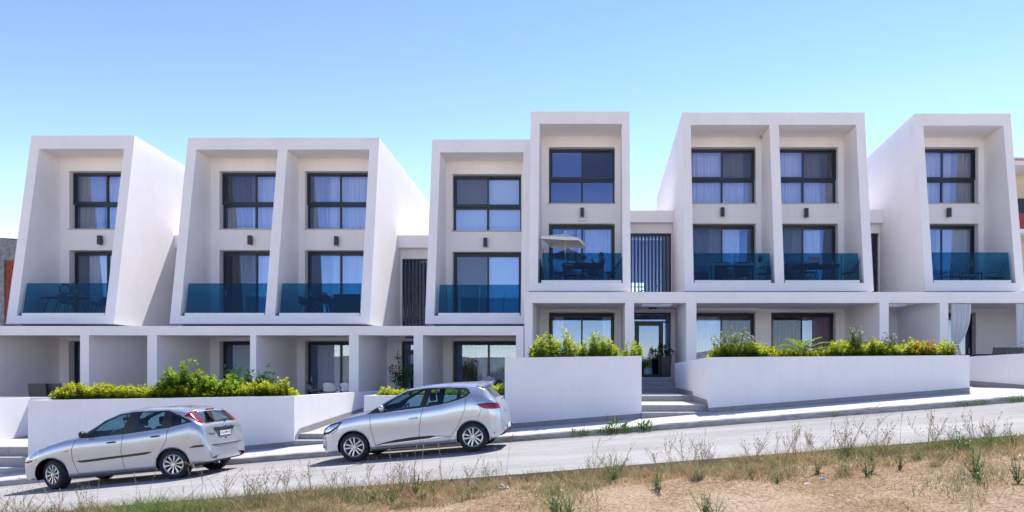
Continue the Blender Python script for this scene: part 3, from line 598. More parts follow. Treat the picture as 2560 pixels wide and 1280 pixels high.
# ---------------------------------------------------------------- neighbours
nb = thing('concrete_house', 'unfinished grey concrete and red brick house at the far left edge', 'building')
D = 30.0; xr_ = X(60, D)
MB().box(-33, X(10, D), D, D + 6, 0, Z(650, D)).build('concrete_column', 'concrete_raw', nb)
m = MB(); m.prism_y([(-33, Z(650, D)), (xr_, Z(650, D)), (xr_, Z(598, D)), (-33, Z(570, D))], D - .03, D + 6); m.build('ring_beam', 'concrete_raw', nb)
bw = MB().box(X(10, D), xr_, D + .10, D + 6, 0, Z(650, D)).build('brick_infill', 'mortar', nb)
bh = .19; proto = None; zz = .6; row = 0
while zz + bh < Z(652, D):
    xx = X(10, D) + .02 - (.15 if row % 2 else 0)
    while xx < xr_ - .05:
        a = max(xx, X(10, D) + .01); b = min(xx + .30, xr_)
        if b - a > .06 and abs(zz - 2.45) > .1:
            j = rng.uniform(-.008, .01)
            MB().box(a, b - .012, D + .06 + j, D + .12, zz, zz + bh - .014).build('brick', 'brick_red', bw)
        xx += .315
    zz += bh; row += 1
MB().box(X(10, D), xr_, D + .02, D + .11, 2.36, 2.5).build('tie_beam', 'concrete_raw', nb)
rebase(nb, (-28, D, 0))
nh = thing('tiled_house', 'cream house with red tiled roof and dark red balcony at the far right edge', 'building')
D = 33.0; x0 = X(2500, D)
MB().box(x0, 30, D + 1.6, D + 10, 0, Z(412, D)).build('wall', 'cream_wall', nh)
MB().box(x0, 30, D, D + 1.6, Z(412, D), Z(401, D)).build('eaves', 'furniture_white', nh)
rfm = MB().prism_x([(D - .1, Z(401, D)), (D - .1, Z(399, D)), (D + 5, Z(399, D) + 1.6), (D + 5, Z(401, D))], x0 - .1, 30).build('roof', 'roof_tile', nh)
xx = x0 - .1; proto = None
while xx < 25:
    for rr in range(3):
        if proto is None:
            mm = MB(); n_ = 8
            for s_ in range(2):
                for q in range(n_ + 1):
                    th = math.pi * q / n_; r_ = .085 if s_ == 0 else .07; mm.v.append((r_ * math.cos(th), s_ * .45, r_ * .75 * math.sin(th) + s_ * .144))
            for q in range(n_): mm.f.append((q, q + 1, q + n_ + 2, q + n_ + 1)); mm.m.append(0)
            mm.f.append(tuple(range(n_ + 1))); mm.m.append(0)
            proto = mm.build('roof_tile', 'roof_tile', rfm); o = proto
        else: o = proto.copy(); COL.objects.link(o)
        o.location = (xx + rng.uniform(-.01, .01), D - .18 + rr * .42, Z(399, D) - .01 + rr * .134)
    xx += .2
MB().box(x0, 30, D + .05, D + .2, Z(570, D), Z(532, D)).build('balcony_panel', 'red_panel', nh)
MB().box(x0, 30, D, D + 1.6, Z(582, D), Z(572, D)).build('balcony_slab', 'furniture_white', nh)
MB().box(X(2552, D), X(2552, D) + 1.4, D + 1.55, D + 1.59, Z(560, D), Z(475, D)).build('window', 'navy_frame', nh)
wlp = MB(); wlp.tube([(X(2546, D), D + 1.6, Z(458, D)), (X(2546, D), D + 1.35, Z(455, D)), (X(2546, D), D + 1.3, Z(462, D))], .02); wlp.lathe([(.01, .12), (.09, .04), (.06, -.12), (.01, -.16)], X(2546, D), D + 1.3, Z(463, D), n=6); wlp.build('wall_lantern', 'charcoal', nh)
rebase(nh, (22, D, 0))
# ---------------------------------------------------------------- cars
def smooth_curve(keys, xs, w=.03):
    k = np.array(keys); d = np.arange(k[0, 0] - .3, k[-1, 0] + .3, .004); v = np.interp(d, k[:, 0], k[:, 1]); n = int(w / .004)
    if n > 1: ker = np.hanning(2 * n + 1); ker /= ker.sum(); v = np.convolve(np.pad(v, n, mode='edge'), ker, 'valid')
    return np.interp(xs, d, v)
def in_poly(px, pz, poly):
    r = np.zeros(px.shape, bool); n = len(poly)
    for i in range(n):
        x0, z0 = poly[i]; x1, z1 = poly[(i + 1) % n]
        c = ((z0 > pz) != (z1 > pz)) & (px < (x1 - x0) * (pz - z0) / ((z1 - z0) if z1 != z0 else 1e-9) + x0); r ^= c
    return r
def catmull(P_, n):                       # P_ (S,K,2) control points -> (S,n,2)
    S_, K, _ = P_.shape; Q = np.concatenate([2 * P_[:, :1] - P_[:, 1:2], P_, 2 * P_[:, -1:] - P_[:, -2:-1]], 1); out = []
    t = np.linspace(0, K - 1 - 1e-6, n); i = t.astype(int); u = (t - i)[None, :, None]
    p0, p1, p2, p3 = Q[:, i], Q[:, i + 1], Q[:, i + 2], Q[:, i + 3]
    return .5 * (2 * p1 + (p2 - p0) * u + (2 * p0 - 5 * p1 + 4 * p2 - p3) * u * u + (3 * p1 - p0 - 3 * p2 + p3) * u ** 3), t
def wheel(parent, x, y, r, rr, style, side, steer=0):
    w = bpy.data.objects.new('wheel', None); COL.objects.link(w); w.parent = parent; w.location = (x, y, r); w.rotation_euler = (0, 0, steer + (math.pi if side > 0 else 0))
    tw = .195
    t = MB().lathe([(rr, .0), (rr + .02, -.008), (r - .035, -.012), (r - .012, .004), (r, .03), (r, tw - .03), (r - .012, tw - .004), (rr, tw)], n=56, axis='y').build('tyre', 'rubber', w, smooth=True)
    m = MB().lathe([(rr + .004, -.004), (rr - .008, -.010), (rr - .022, .0), (rr - .026, .02), (rr - .03, .12)], n=48, axis='y')
    def spoke(a, w0, w1, r0, r1, off0=0, off1=0):
        ca, sa = math.cos(a), math.sin(a); vs = []
        for rad, hw_, off in ((r0, w0, off0), (r1, w1, off1)):
            for s_ in (-1, 1):
                for yy in (.0 + (.012 if rad == r0 else .0), .035):
                    tt = off + s_ * hw_; vs.append((rad * ca - tt * sa, yy, rad * sa + tt * ca))
        m.add(vs, [(0, 2, 6, 4), (1, 5, 7, 3), (0, 4, 5, 1), (2, 3, 7, 6)])
    if style == 'twin':
        for k in range(5):
            a = R(90 + 72 * k + 10)
            spoke(a, .013, .017, .035, rr - .015, -.017, -.046); spoke(a, .013, .017, .035, rr - .015, .017, .046)
    else:
        for k in range(10): spoke(R(36 * k + 9), .009, .021, .045, rr - .012)
    m.lathe([(.001, -.004), (.045, -.002), (.052, .01), (.052, .04)], n=20, axis='y'); m.build('rim', 'rim_silver', w)
    MB().lathe([(.001, .06), (rr - .03, .06), (rr - .03, .08), (.001, .08)], n=32, axis='y').build('brake_disc', 'trim_black', w)
    MB().lathe([(.001, -.009), (.022, -.008), (.022, .0)], n=16, axis='y').build('hub_cap', 'chrome', w)
    return w
def make_car(label, c, loc, paint):
    car = thing('parked_car', label, 'car', group='silver cars parked along the kerb')
    x0, x1 = c['zc'][0][0], c['zc'][-1][0]
    xs = np.unique(np.concatenate([np.linspace(x0, x0 + .16, 30), np.linspace(x0 + .16, 2.70, 210), np.linspace(2.70, 2.98, 40), np.linspace(2.98, x1, 34)]))
    g = lambda k, w=.03: smooth_curve(c[k], xs, w)
    zc, zl, hw, zb, ze, fe = g('zc', .02), g('zl', .02), g('hw', .02), g('zb'), g('ze', .02), g('fe', .06)
    ze = np.minimum(ze, zc - .004); zb = np.minimum(zb, ze - .003); zl = np.minimum(zl, zb - .005)
    h = zb - zl; yb = hw * c.get('fb', .945); ye = hw * fe
    gh = np.clip((ze - zb) / .35, 0, 1)
    cp = [(hw * .80, zl - .0 * h), (hw * .945, zl + .05 * h), (hw * .985, zl + .22 * h), (hw * .995, zl + .45 * h), (hw * 1.0, zl + .66 * h), (hw * .988, zl + .86 * h), (yb, zb),
          (yb + (ye - yb) * .35 + .018 * gh, zb + (ze - zb) * .42), (yb + (ye - yb) * .74 + .02 * gh, zb + (ze - zb) * .80), (ye, ze), (ye * .72, ze + (zc - ze) * .62), (ye * .38, ze + (zc - ze) * .93), (ye * 0, zc)]
    CP = np.stack([np.stack(p, -1) for p in cp], 1); nv = 108; G, tv = catmull(CP, nv); G = G.copy()
    Y, Zg = G[..., 0].copy(), G[..., 1].copy(); Y[:, -1] = 0; Xg = np.repeat(xs[:, None], nv, 1)
    RW = .30; RA = c['ra']
    wc = [(0.0, RW), (c['wb'], RW)]
    side_row = tv < 6.2
    for (wx, wz) in wc:                     # snap vertices on to the wheel arch
        d = np.hypot(Xg - wx, Zg - wz); msk = (np.abs(d - RA) < .011) & side_row[None, :]
        s = np.where(msk, RA / np.maximum(d, 1e-6), 1); Xg = np.where(msk, wx + (Xg - wx) * s, Xg); Zg = np.where(msk, wz + (Zg - wz) * s, Zg)
    def snap(poly, lo, hi, tol=.0105):       # pull nearby vertices on to a region's outline so its edge is clean
        nonlocal Xg, Zg
        rm = (tv > lo - .1) & (tv < hi + .1)
        best = np.full(Xg.shape, 9.0); bx = Xg.copy(); bz = Zg.copy(); n_ = len(poly)
        for q in range(n_):
            (ax, az), (cx_, cz_) = poly[q], poly[(q + 1) % n_]; L2 = (cx_ - ax) ** 2 + (cz_ - az) ** 2
            u = np.clip(((Xg - ax) * (cx_ - ax) + (Zg - az) * (cz_ - az)) / L2, 0, 1); qx = ax + u * (cx_ - ax); qz = az + u * (cz_ - az); d = np.hypot(Xg - qx, Zg - qz)
            k_ = d < best; best = np.where(k_, d, best); bx = np.where(k_, qx, bx); bz = np.where(k_, qz, bz)
        k_ = (best < tol) & rm[None, :]; Xg = np.where(k_, bx, Xg); Zg = np.where(k_, bz, Zg)
    for nm, mt, poly, rlo, rhi, ymin in c['regions']:
        if nm != 'door': snap(poly, rlo, rhi)
    ns = len(xs)
    fx = (Xg[:-1, :-1] + Xg[1:, 1:] + Xg[1:, :-1] + Xg[:-1, 1:]) / 4; fz = (Zg[:-1, :-1] + Zg[1:, 1:] + Zg[1:, :-1] + Zg[:-1, 1:]) / 4; fy = (Y[:-1, :-1] + Y[1:, 1:]) / 2
    tr_ = (tv[:-1] + tv[1:]) / 2; rows = np.repeat(tr_[None, :], ns - 1, 0)
    key = np.zeros(fx.shape, int); names = {0: ('body', paint)}
    rem = np.zeros(fx.shape, bool)
    for (wx, wz) in wc: rem |= (np.hypot(fx - wx, fz - wz) < RA) & (rows < 6.2)
    def region(idx, name, mt, cond): key[cond & ~rem] = idx; names[idx] = (name, mt)
    for i, (nm, mt, poly, rlo, rhi, ymin) in enumerate(c['regions']):
        region(i + 1, nm, mt, in_poly(fx, fz, poly) & (rows > rlo) & (rows < rhi) & (np.abs(fy) > ymin))
    K0 = len(c['regions']) + 1
    wsx = c['windshield']; region(K0, 'windshield', 'car_glass', (rows > 9.12) & (fx > wsx[0] + .10 * (np.abs(fy) / .6) ** 2) & (fx < wsx[1] + .04 * (np.abs(fy) / .6) ** 2))
    rgx = c['rear_glass']; region(K0 + 1, 'rear_window', 'car_glass', (rows > 9.10) & (fx > rgx[0]) & (fx < rgx[1]) & (np.abs(fy) < rgx[2]))
    def emit(k, nm, mt, sides):
        I, J = np.where((key == k) & ~rem)
        if not len(I): return None
        objs = []
        def one(ss, name):
            vid = {}; vs = []; fs = []
            for s in ss:
                for i, j in zip(I, J):
                    f = []
                    for a, b in ((i, j), (i + 1, j), (i + 1, j + 1), (i, j + 1)):
                        q = (a, b, s if b < nv - 1 else 0)
                        if q not in vid: vid[q] = len(vs); vs.append((Xg[a, b], s * Y[a, b], Zg[a, b]))
                        f.append(vid[q])
                    if s > 0: f = f[::-1]
                    fs.append(tuple(f))
            me = bpy.data.meshes.new(name); me.from_pydata(vs, [], fs); me.materials.append(MATS[mt]); me.polygons.foreach_set('use_smooth', [True] * len(fs)); me.update()
            o = bpy.data.objects.new(name, me); COL.objects.link(o); o.parent = car; return o
        if sides == 'both': objs.append(one((-1, 1), nm))
        else:
            for s in (-1, 1): objs.append(one((s,), nm))
        return objs
    made = {}
    for k, (nm, mt) in names.items(): made.setdefault(nm, []).extend(emit(k, nm, mt, 'both' if nm in ('body', 'windshield', 'rear_window', 'bumper') else 'each') or [])
    def ysurf(x, z):
        i = int(np.clip(np.searchsorted(xs, x), 0, ns - 1)); jj = np.argmax(Y[i, :]); zz = Zg[i, 3:]; order = np.argsort(zz); return float(np.interp(z, zz[order], Y[i, 3:][order]))
    def on(x, z, s=-1, out=0): return (x, s * (ysurf(x, z) + out), z)
    def line(pts, r, mt, nm, parent, s=-1, step=.04, out=0.0, n=5):
        pp = []
        for (a, b), (c_, d) in zip(pts[:-1], pts[1:]):
            k = max(1, int(math.hypot(c_ - a, d - b) / step))
            for q in range(k): pp.append((a + (c_ - a) * q / k, b + (d - b) * q / k))
        pp.append(pts[-1]); return MB().tube([on(x, z, s, out) for x, z in pp], r, n).build(nm, mt, parent)
    body = made['body'][0]
    for s in (-1, 1):
        for ln in c['seams']: line(ln, .0045, 'trim_black', 'panel_gap', body, s)
        for (wx, wz) in wc:                             # dark wheel housing and painted arch lip
            m = MB()
            pts = []; n_ = 28
            for q in range(n_ + 1):
                a = math.pi * (-.09 + 1.18 * q / n_); px_, pz_ = wx + RA * math.cos(a), wz + RA * math.sin(a)
                if pz_ > .17: pts.append((px_, s * (ysurf(px_, max(pz_, .22))), pz_))
            o_ = len(m.v)
            for p in pts: m.v += [(p[0], p[1], p[2]), (p[0], s * .45, p[2])]
            for q in range(len(pts) - 1): m.f.append((o_ + 2 * q, o_ + 2 * q + 1, o_ + 2 * q + 3, o_ + 2 * q + 2)); m.m.append(0)
            o_ = len(m.v); m.v += [(p[0], s * .45, p[2]) for p in pts]; m.f.append(tuple(range(o_, o_ + len(pts)))); m.m.append(0)
            MB().tube([Vector(p) + Vector((0, -s * .004, 0)) for p in pts], .012, 6).build('arch_lip', paint, body)
            m.build('wheel_housing', 'black', body)
        for hx, hz, hm in c['handles']:
            hb = MB(); y_ = ysurf(hx, hz); hb.tube([(hx - .095, s * (y_ + .006), hz - .004), (hx - .06, s * (y_ + .026), hz), (hx + .06, s * (y_ + .026), hz + .006), (hx + .095, s * (y_ + .006), hz + .006)], [.008, .014, .014, .008], 8)
            prt = [o for o in made.get('door', []) if o.data.vertices[0].co.y * s > 0]; prt = sorted(prt, key=lambda o: abs(np.mean([v.co.x for v in o.data.vertices]) - hx + .3))
            hb.build('handle', hm, prt[0] if prt else car, smooth=True)
        # door mirror
        mx, mz = c['mirror']; y_ = ysurf(mx, mz); mm = MB()
        mm.ell((mx - .01, s * (y_ + .11), mz + .055), (.055, .085, .065), 14, 8); mo = mm.build('door_mirror', c['mirror_mat'], car, smooth=True)
        MB().tube([(mx, s * (y_ - .02), mz - .02), (mx, s * (y_ + .07), mz + .02)], .022, 8).build('mirror_stalk', 'trim_black', mo)
    # underside, tub and cabin
    u = MB(); u.box(c['zc'][0][0] + .2, .33 - .7, -.55, .55, .2, .3); u.box(.36, c['wb'] - .36, -.74, .74, .19, .26); u.box(-.4, .4, -.42, .42, .22, .6); u.box(c['wb'] - .38, c['wb'] + .36, -.42, .42, .22, .55); u.box(c['wb'] + .36, 2.92, -.68, .68, .25, .4)
    for s in (-1, 1): u.box(.42, 2.75, *sorted((s * .70, s * .735)), .26, .90)
    u.box(.30, .42, -.7, .7, .3, .93); u.box(2.62, 2.9, -.66, .66, .4, .86); u.build('underbody', 'trim_black', car)
    d = MB(); d.prism_x([], 0, 0) if False else None
    d.add([(x, y, z) for y in (-.69, .69) for x, z in ((.40, .93), (.62, .985), (.86, .97), (.92, .86), (.80, .70), (.40, .6))], [tuple(range(6)), tuple(range(6, 12))[::-1]] + [(i, (i + 1) % 6, (i + 1) % 6 + 6, i + 6) for i in range(6)]); d.build('dashboard', 'seat_cloth', car)
    for sx_, sy in ((1.33, -.34), (1.33, .34)):
        q = MB(); q.prism_y([(sx_ - .42, .45), (sx_ + .05, .40), (sx_ + .12, .55), (sx_ - .40, .60)], sy - .23, sy + .23); q.prism_y([(sx_ + .0, .50), (sx_ + .14, .48), (sx_ + .30, 1.06), (sx_ + .20, 1.08)], sy - .22, sy + .22); so = q.build('seat', 'seat_cloth', car, bevel=.03)
        MB().box(sx_ + .21, sx_ + .30, sy - .12, sy + .12, 1.10, 1.27).build('headrest', 'seat_cloth', so, bevel=.03)
    q = MB(); q.prism_y([(2.0, .5), (2.45, .46), (2.5, .6), (2.02, .62)], -.62, .62); q.prism_y([(2.38, .55), (2.50, .52), (2.62, .98), (2.55, 1.0)], -.62, .62); so = q.build('rear_seat', 'seat_cloth', car, bevel=.03)
    for yy in (-.36, .36): MB().box(2.55, 2.62, yy - .12, yy + .12, 1.0, 1.12).build('headrest', 'seat_cloth', so, bevel=.025)
    sw = MB(); cx_, cy_, cz_ = .98, -.34, .93; ring = []
    for q in range(25):
        a = 2 * math.pi * q / 24; ring.append((cx_ + .17 * math.sin(a) * .42, cy_ + .17 * math.cos(a), cz_ + .17 * math.sin(a) * .9))
    sw.tube(ring, .016, 8); sw.tube([(cx_, cy_ - .16, cz_), (cx_, cy_ + .16, cz_)], .014, 6); sw.tube([(cx_, cy_, cz_), (cx_ - .2, cy_, cz_ - .08)], .03, 8); sw.build('steering_wheel', 'furniture_grey', car, smooth=True)
    rm = MB(); rm.box(1.02, 1.045, -.11, .11, 1.25, 1.31); rm.tube([(1.03, 0, 1.3), (1.06, 0, 1.40)], .01, 6); rm.build('rear_view_mirror', 'trim_black', car)
    for i, (wx, wz) in enumerate(wc):
        for s in (-1, 1): wheel(car, wx, s * c['track'], .30, c['rr'], c['rim'], s, c['steer'] if i == 0 else 0)
    c['extra'](car, made, on, ysurf, line, paint)
    car.location = loc; car.rotation_euler = (0, -math.atan(M_SL) * 1.08, 0)
    return car
def strip(parent, pts, h, t, mt, nm, on, s, out=.0, z0=None):
    m = MB(); n = len(pts)
    for x, zlo, zhi in pts:
        a = on(x, zlo, s, -.01); b = on(x, zlo, s, t + out); c_ = on(x, zhi, s, t + out); d = on(x, zhi, s, -.01); m.v += [a, b, c_, d]
    for i in range(n - 1):
        for k in range(4): m.f.append((i * 4 + k, i * 4 + (k + 1) % 4, i * 4 + 4 + (k + 1) % 4, i * 4 + 4 + k)); m.m.append(0)
    m.f += [(0, 1, 2, 3), tuple(range(4 * n - 4, 4 * n))[::-1]]; m.m += [0, 0]
    return m.build(nm, mt, parent)
# --- the right car
def extra_right(car, made, on, ysurf, line, paint):
    sp = MB(); n = 16
    for q in range(n + 1):
        y = -.60 + 1.2 * q / n; k = (abs(y) / .6) ** 2.5; a = 2.60 - .03 * k; b = 2.80 - .07 * k; zt = 1.425 - .055 * k; sp.v += [(a, y, zt + .008), (b, y, zt - .02), (b + .005, y, zt - .045), (a + .04, y, zt - .075)]
    for q in range(n):
        for k in range(4): sp.f.append((q * 4 + k, q * 4 + (k + 1) % 4, q * 4 + 4 + (k + 1) % 4, q * 4 + 4 + k)); sp.m.append(0)
    sp.f += [(0, 1, 2, 3), tuple(range(4 * n, 4 * n + 4))]; sp.m += [0, 0]; sp.build('roof_spoiler', paint, car, smooth=False)
    for s in (-1, 1):
        strip(car, [(.44, .300, .302), (.60, .305, .335), (.85, .32, .375), (1.15, .335, .40), (1.36, .345, .405), (1.6, .35, .40), (1.85, .345, .375), (1.98, .34, .345)], 0, .008, 'trim_black', 'door_trim', on, s)
        strip(car, [(.56, .300, .308), (.9, .312, .324), (1.3, .325, .340), (1.56, .338, .352), (1.68, .345, .375), (1.80, .352, .372), (1.92, .352, .356)], 0, .014, 'chrome', 'chrome_trim', on, s)
        MB().box(2.885, 2.90, *sorted((s * .775, s * .80)), .33, .355).build('reflector', 'lamp_red', car)
    r = MB(); r.add([(3.075, -.52, .30), (3.075, .52, .30), (3.095, .45, .50), (3.095, -.45, .50), (2.98, -.66, .27), (2.98, .66, .27), (3.04, .56, .52), (3.04, -.56, .52)], [(0, 1, 2, 3), (4, 0, 3, 7), (1, 5, 6, 2), (3, 2, 6, 7), (4, 5, 1, 0)]); db = r.build('diffuser', 'trim_black', car)
    for z in (.36, .40, .44): MB().box(3.085, 3.10, -.50, .50, z, z + .008).build('grille_bar', 'chrome', db)
    pb = MB().box(3.095, 3.105, -.24, .24, .40, .50).build('number_plate', 'plate_white', car)
    for s in (-1, 1): MB().ell((3.085, 0, .80), (.012, .05, .07), 12, 8).build('emblem', 'chrome', car, smooth=True) if s < 0 else None
    MB().tube([(2.96, .0, 1.0), (2.99, .15, 1.03), (3.0, .3, 1.05)], .01, 6).build('rear_wiper', 'trim_black', car)
    MB().tube([(2.18, 0, 1.45), (2.30, 0, 1.60)], [.006, .003], 6).build('aerial', 'trim_black', car)
    MB().tube([(.50, -.45, 1.03), (.44, -.1, 1.07), (.47, .4, 1.06)], .008, 6).build('wiper', 'trim_black', car)
    lo = MB(); lo.box(-.765, -.72, -.45, .45, .30, .40); lo.box(-.755, -.72, -.40, .40, .50, .58); lo.build('front_grille', 'trim_black', car)
    for s in (-1, 1): MB().tube([(-.70, s * .58, .44), (-.655, s * .67, .36), (-.60, s * .735, .305)], .01, 6).build('fog_lamp_trim', 'chrome', car)
right = dict(wb=2.44, ra=.345, rr=.205, track=.80, rim='twin', steer=0, fb=.95,
  zc=[(-.76, .50), (-.745, .60), (-.70, .69), (-.6, .77), (-.42, .86), (-.15, .95), (.26, 1.035), (.42, 1.065), (.79, 1.255), (1.14, 1.405), (1.57, 1.45), (2.07, 1.455), (2.50, 1.435), (2.64, 1.41), (2.70, 1.36), (2.93, 1.06), (3.0, .99), (3.045, .85), (3.06, .70), (3.09, .60), (3.10, .50), (3.105, .45)],
  zl=[(-.76, .47), (-.75, .36), (-.72, .25), (-.6, .19), (0, .19), (2.4, .19), (2.75, .2), (2.9, .23), (3.02, .30), (3.09, .38), (3.105, .42)],
  hw=[(-.76, .22), (-.75, .38), (-.72, .52), (-.66, .66), (-.58, .75), (-.45, .80), (-.2, .83), (2.6, .835), (2.82, .81), (2.94, .765), (3.02, .70), (3.07, .60), (3.095, .50), (3.105, .40)],
  zb=[(-.76, .48), (-.7, .62), (-.6, .72), (-.42, .80), (-.15, .885), (.26, .935), (.72, .95), (1.49, .99), (1.86, 1.02), (2.2, 1.075), (2.45, 1.10), (2.7, 1.05), (2.88, 1.0), (2.97, .94), (3.03, .80), (3.08, .6), (3.105, .45)],
  ze=[(-.76, .49), (-.7, .66), (-.6, .755), (-.42, .825), (-.15, .92), (.26, .99), (.38, 1.01), (.79, 1.225), (1.14, 1.375), (1.56, 1.405), (1.98, 1.39), (2.36, 1.36), (2.62, 1.32), (2.72, 1.27), (2.93, 1.03), (3.0, .95), (3.045, .80), (3.08, .62), (3.105, .46)],
  fe=[(-.76, .75), (0, .80), (.4, .82), (.79, .76), (1.2, .71), (2.3, .71), (2.6, .73), (2.95, .80), (3.1, .8)],
  windshield=(.45, 1.13), rear_glass=(2.73, 2.925, .52),
  regions=[
    ('door', 'car_paint_silver', [(.37, .93), (.38, .66), (.42, .44), (.46, .24), (1.355, .24), (1.36, .5), (1.42, .8), (1.47, .985)], .5, 6.0, .3),
    ('door', 'car_paint_silver', [(1.47, .985), (1.42, .8), (1.36, .5), (1.355, .24), (1.95, .24), (1.97, .33), (2.15, .54), (2.32, .86), (2.37, 1.10)], .5, 6.0, .3),
    ('window_surround', 'trim_black', [(.30, .945), (.72, .955), (1.49, .99), (1.86, 1.02), (2.2, 1.08), (2.37, 1.135), (2.46, 1.20), (2.41, 1.29), (2.36, 1.315), (1.98, 1.355), (1.56, 1.375), (1.14, 1.35), (.79, 1.19)], 5.9, 9.05, .3),
    ('side_window', 'car_glass', [(.60, .985), (.80, 1.16), (1.15, 1.325), (1.53, 1.35), (1.40, 1.01)], 6.0, 9.0, .3),
    ('side_window', 'car_glass', [(1.54, 1.02), (1.66, 1.35), (2.0, 1.335), (2.20, 1.305), (2.16, 1.105), (1.9, 1.05)], 6.0, 9.0, .3),
    ('side_window', 'car_glass', [(2.25, 1.14), (2.28, 1.28), (2.40, 1.23), (2.39, 1.175)], 6.0, 9.0, .3),
    ('tail_light', 'lamp_red', [(2.57, .965), (2.80, .975), (2.97, .96), (3.0, .93), (3.03, .84), (2.86, .84), (2.72, .865), (2.66, .89)], 3, 12, .44),
    ('lamp_surround', 'trim_black', [(-.66, .585), (-.60, .72), (-.44, .81), (-.19, .84), (-.28, .725), (-.49, .605)], 3, 11, .40),
    ('headlight', 'lamp_clear', [(-.62, .63), (-.56, .72), (-.42, .785), (-.24, .81), (-.31, .74), (-.50, .65)], 3, 11, .42)],
  seams=[[(.38, .92), (.38, .66), (.42, .44), (.46, .27)], [(1.47, .98), (1.42, .8), (1.36, .5), (1.36, .27)], [(2.36, 1.09), (2.32, .86), (2.15, .54), (1.97, .33), (1.94, .25)], [(2.66, .86), (2.58, .68)], [(.46, .26), (1.94, .25)], [(-.44, .60), (-.28, .70)]],
  handles=[(1.265, .785, 'car_paint_silver')], mirror=(.66, .99), mirror_mat='car_paint_silver', extra=extra_right)
# --- the left car
def extra_left(car, made, on, ysurf, line, paint):
    for s in (-1, 1):
        strip(car, [(.56, .515, .535), (.64, .49, .535), (1.0, .505, .552), (1.40, .525, .568), (1.43, .526, .568), (1.9, .545, .59), (2.02, .58, .592)], 0, .014, 'trim_black', 'side_moulding', on, s)
        strip(car, [(.30, .735, .742), (.34, .73, .75), (.39, .745, .755)], 0, .006, 'lamp_amber', 'side_indicator', on, s)
        strip(car, [(-.60, .575, .60), (-.50, .565, .60), (-.38, .585, .61)], 0, .012, 'trim_black', 'bumper_strip', on, s)
        strip(car, [(2.80, .60, .625), (2.88, .60, .64), (2.96, .60, .64), (3.02, .6, .64)], 0, .012, 'trim_black', 'bumper_strip', on, s)
    b = MB(); n = 20
    for q in range(n + 1):
        y = -.76 + 1.52 * q / n; k = (abs(y) / .76) ** 3; xx = 3.125 - .10 * k; b.v += [(xx - .10, y, .665), (xx, y, .665), (xx + .004, y, .64), (xx, y, .612), (xx - .10, y, .612)]
    for q in range(n):
        for k in range(5): b.f.append((q * 5 + k, q * 5 + (k + 1) % 5, q * 5 + 5 + (k + 1) % 5, q * 5 + 5 + k)); b.m.append(0)
    b.f += [(0, 1, 2, 3, 4), tuple(range(5 * n, 5 * n + 5))]; b.m += [0, 0]; bo = b.build('bumper_ledge', paint, car)
    def curved(z0, z1, off, hwid, mt, nm, par, back=.03):
        m = MB(); n = 24
        for q in range(n + 1):
            y = -hwid + 2 * hwid * q / n; k = (abs(y) / .76) ** 3.2; xx = 3.118 - .11 * k + off; m.v += [(xx - back, y, z0), (xx, y, z0), (xx, y, z1), (xx - back, y, z1)]
        for q in range(n):
            for k in range(4): m.f.append((q * 4 + k, q * 4 + (k + 1) % 4, q * 4 + 4 + (k + 1) % 4, q * 4 + 4 + k)); m.m.append(0)
        m.f += [(0, 1, 2, 3), tuple(range(4 * n, 4 * n + 4))]; m.m += [0, 0]; return m.build(nm, mt, par)
    curved(.600, .613, .010, .74, 'trim_black', 'bumper_strip', bo)
    sk = curved(.30, .56, -.004, .73, paint, 'bumper_skirt', bo, .12); curved(.272, .30, -.03, .70, 'trim_black', 'valance', sk, .12)
    for ya, yb_ in ((-.60, -.44), (.44, .60)):
        m = MB(); n = 6
        for q in range(n + 1):
            y = ya + (yb_ - ya) * q / n; k = (abs(y) / .76) ** 3.2; xx = 3.118 - .11 * k + .004; m.v += [(xx - .02, y, .345), (xx, y, .345), (xx, y, .41), (xx - .02, y, .41)]
        for q in range(n):
            for k in range(4): m.f.append((q * 4 + k, q * 4 + (k + 1) % 4, q * 4 + 4 + (k + 1) % 4, q * 4 + 4 + k)); m.m.append(0)
        m.f += [(0, 1, 2, 3), tuple(range(4 * n, 4 * n + 4))]; m.m += [0, 0]; m.build('rear_fog_lamp', 'lamp_red', sk)
    # tailgate: plate recess, plate, handle bar, badge, script
    hb = MB(); hb.add([(3.062, -.38, .955), (3.062, .38, .955), (3.075, .32, .90), (3.075, -.32, .90), (3.02, -.38, .955), (3.02, .38, .955), (3.03, .30, .89), (3.03, -.30, .89)], [(0, 1, 2, 3), (0, 4, 5, 1), (3, 2, 6, 7), (0, 3, 7, 4), (1, 5, 6, 2)]); hb.build('tailgate_bar', 'trim_black', car)
    hb = MB(); hb.add([(3.060, -.33, .90), (3.060, .33, .90), (3.066, .24, .755), (3.066, -.24, .755)], [(0, 1, 2, 3)]); rc = hb.build('plate_recess', 'furniture_grey', car)
    pf = MB().box(3.068, 3.078, -.245, .205, .765, .885).build('number_plate', 'trim_black', car)
    MB().box(3.0785, 3.081, -.232, .192, .776, .874).build('plate_face', 'plate_white', pf)
    text_obj('plate_letters', 'KV', .080, 'ink_black', pf, (3.0815, -.170, .825), (R(90), 0, R(90)), .0008)
    text_obj('plate_letters', '0099 AB', .080, 'ink_black', pf, (3.0815, .055, .825), (R(90), 0, R(90)), .0008, .84)
    MB().box(3.081, 3.082, -.112, -.092, .806, .842).build('plate_emblem', 'lamp_red', pf)
    MB().ell((3.066, 0, .972), (.012, .055, .030), 16, 8).build('emblem', 'chrome', car, smooth=True)
    MB().ell((3.073, 0, .972), (.009, .044, .022), 16, 8).build('emblem_centre', 'ink_blue', car, smooth=True)
    text_obj('script_badge', 'Focus', .085, 'furniture_grey', car, (3.058, -.48, .84), (R(90), 0, R(90)), .002)
    MB().box(3.06, 3.075, -.008, .012, .70, .735).build('tailgate_lock', 'trim_black', car)
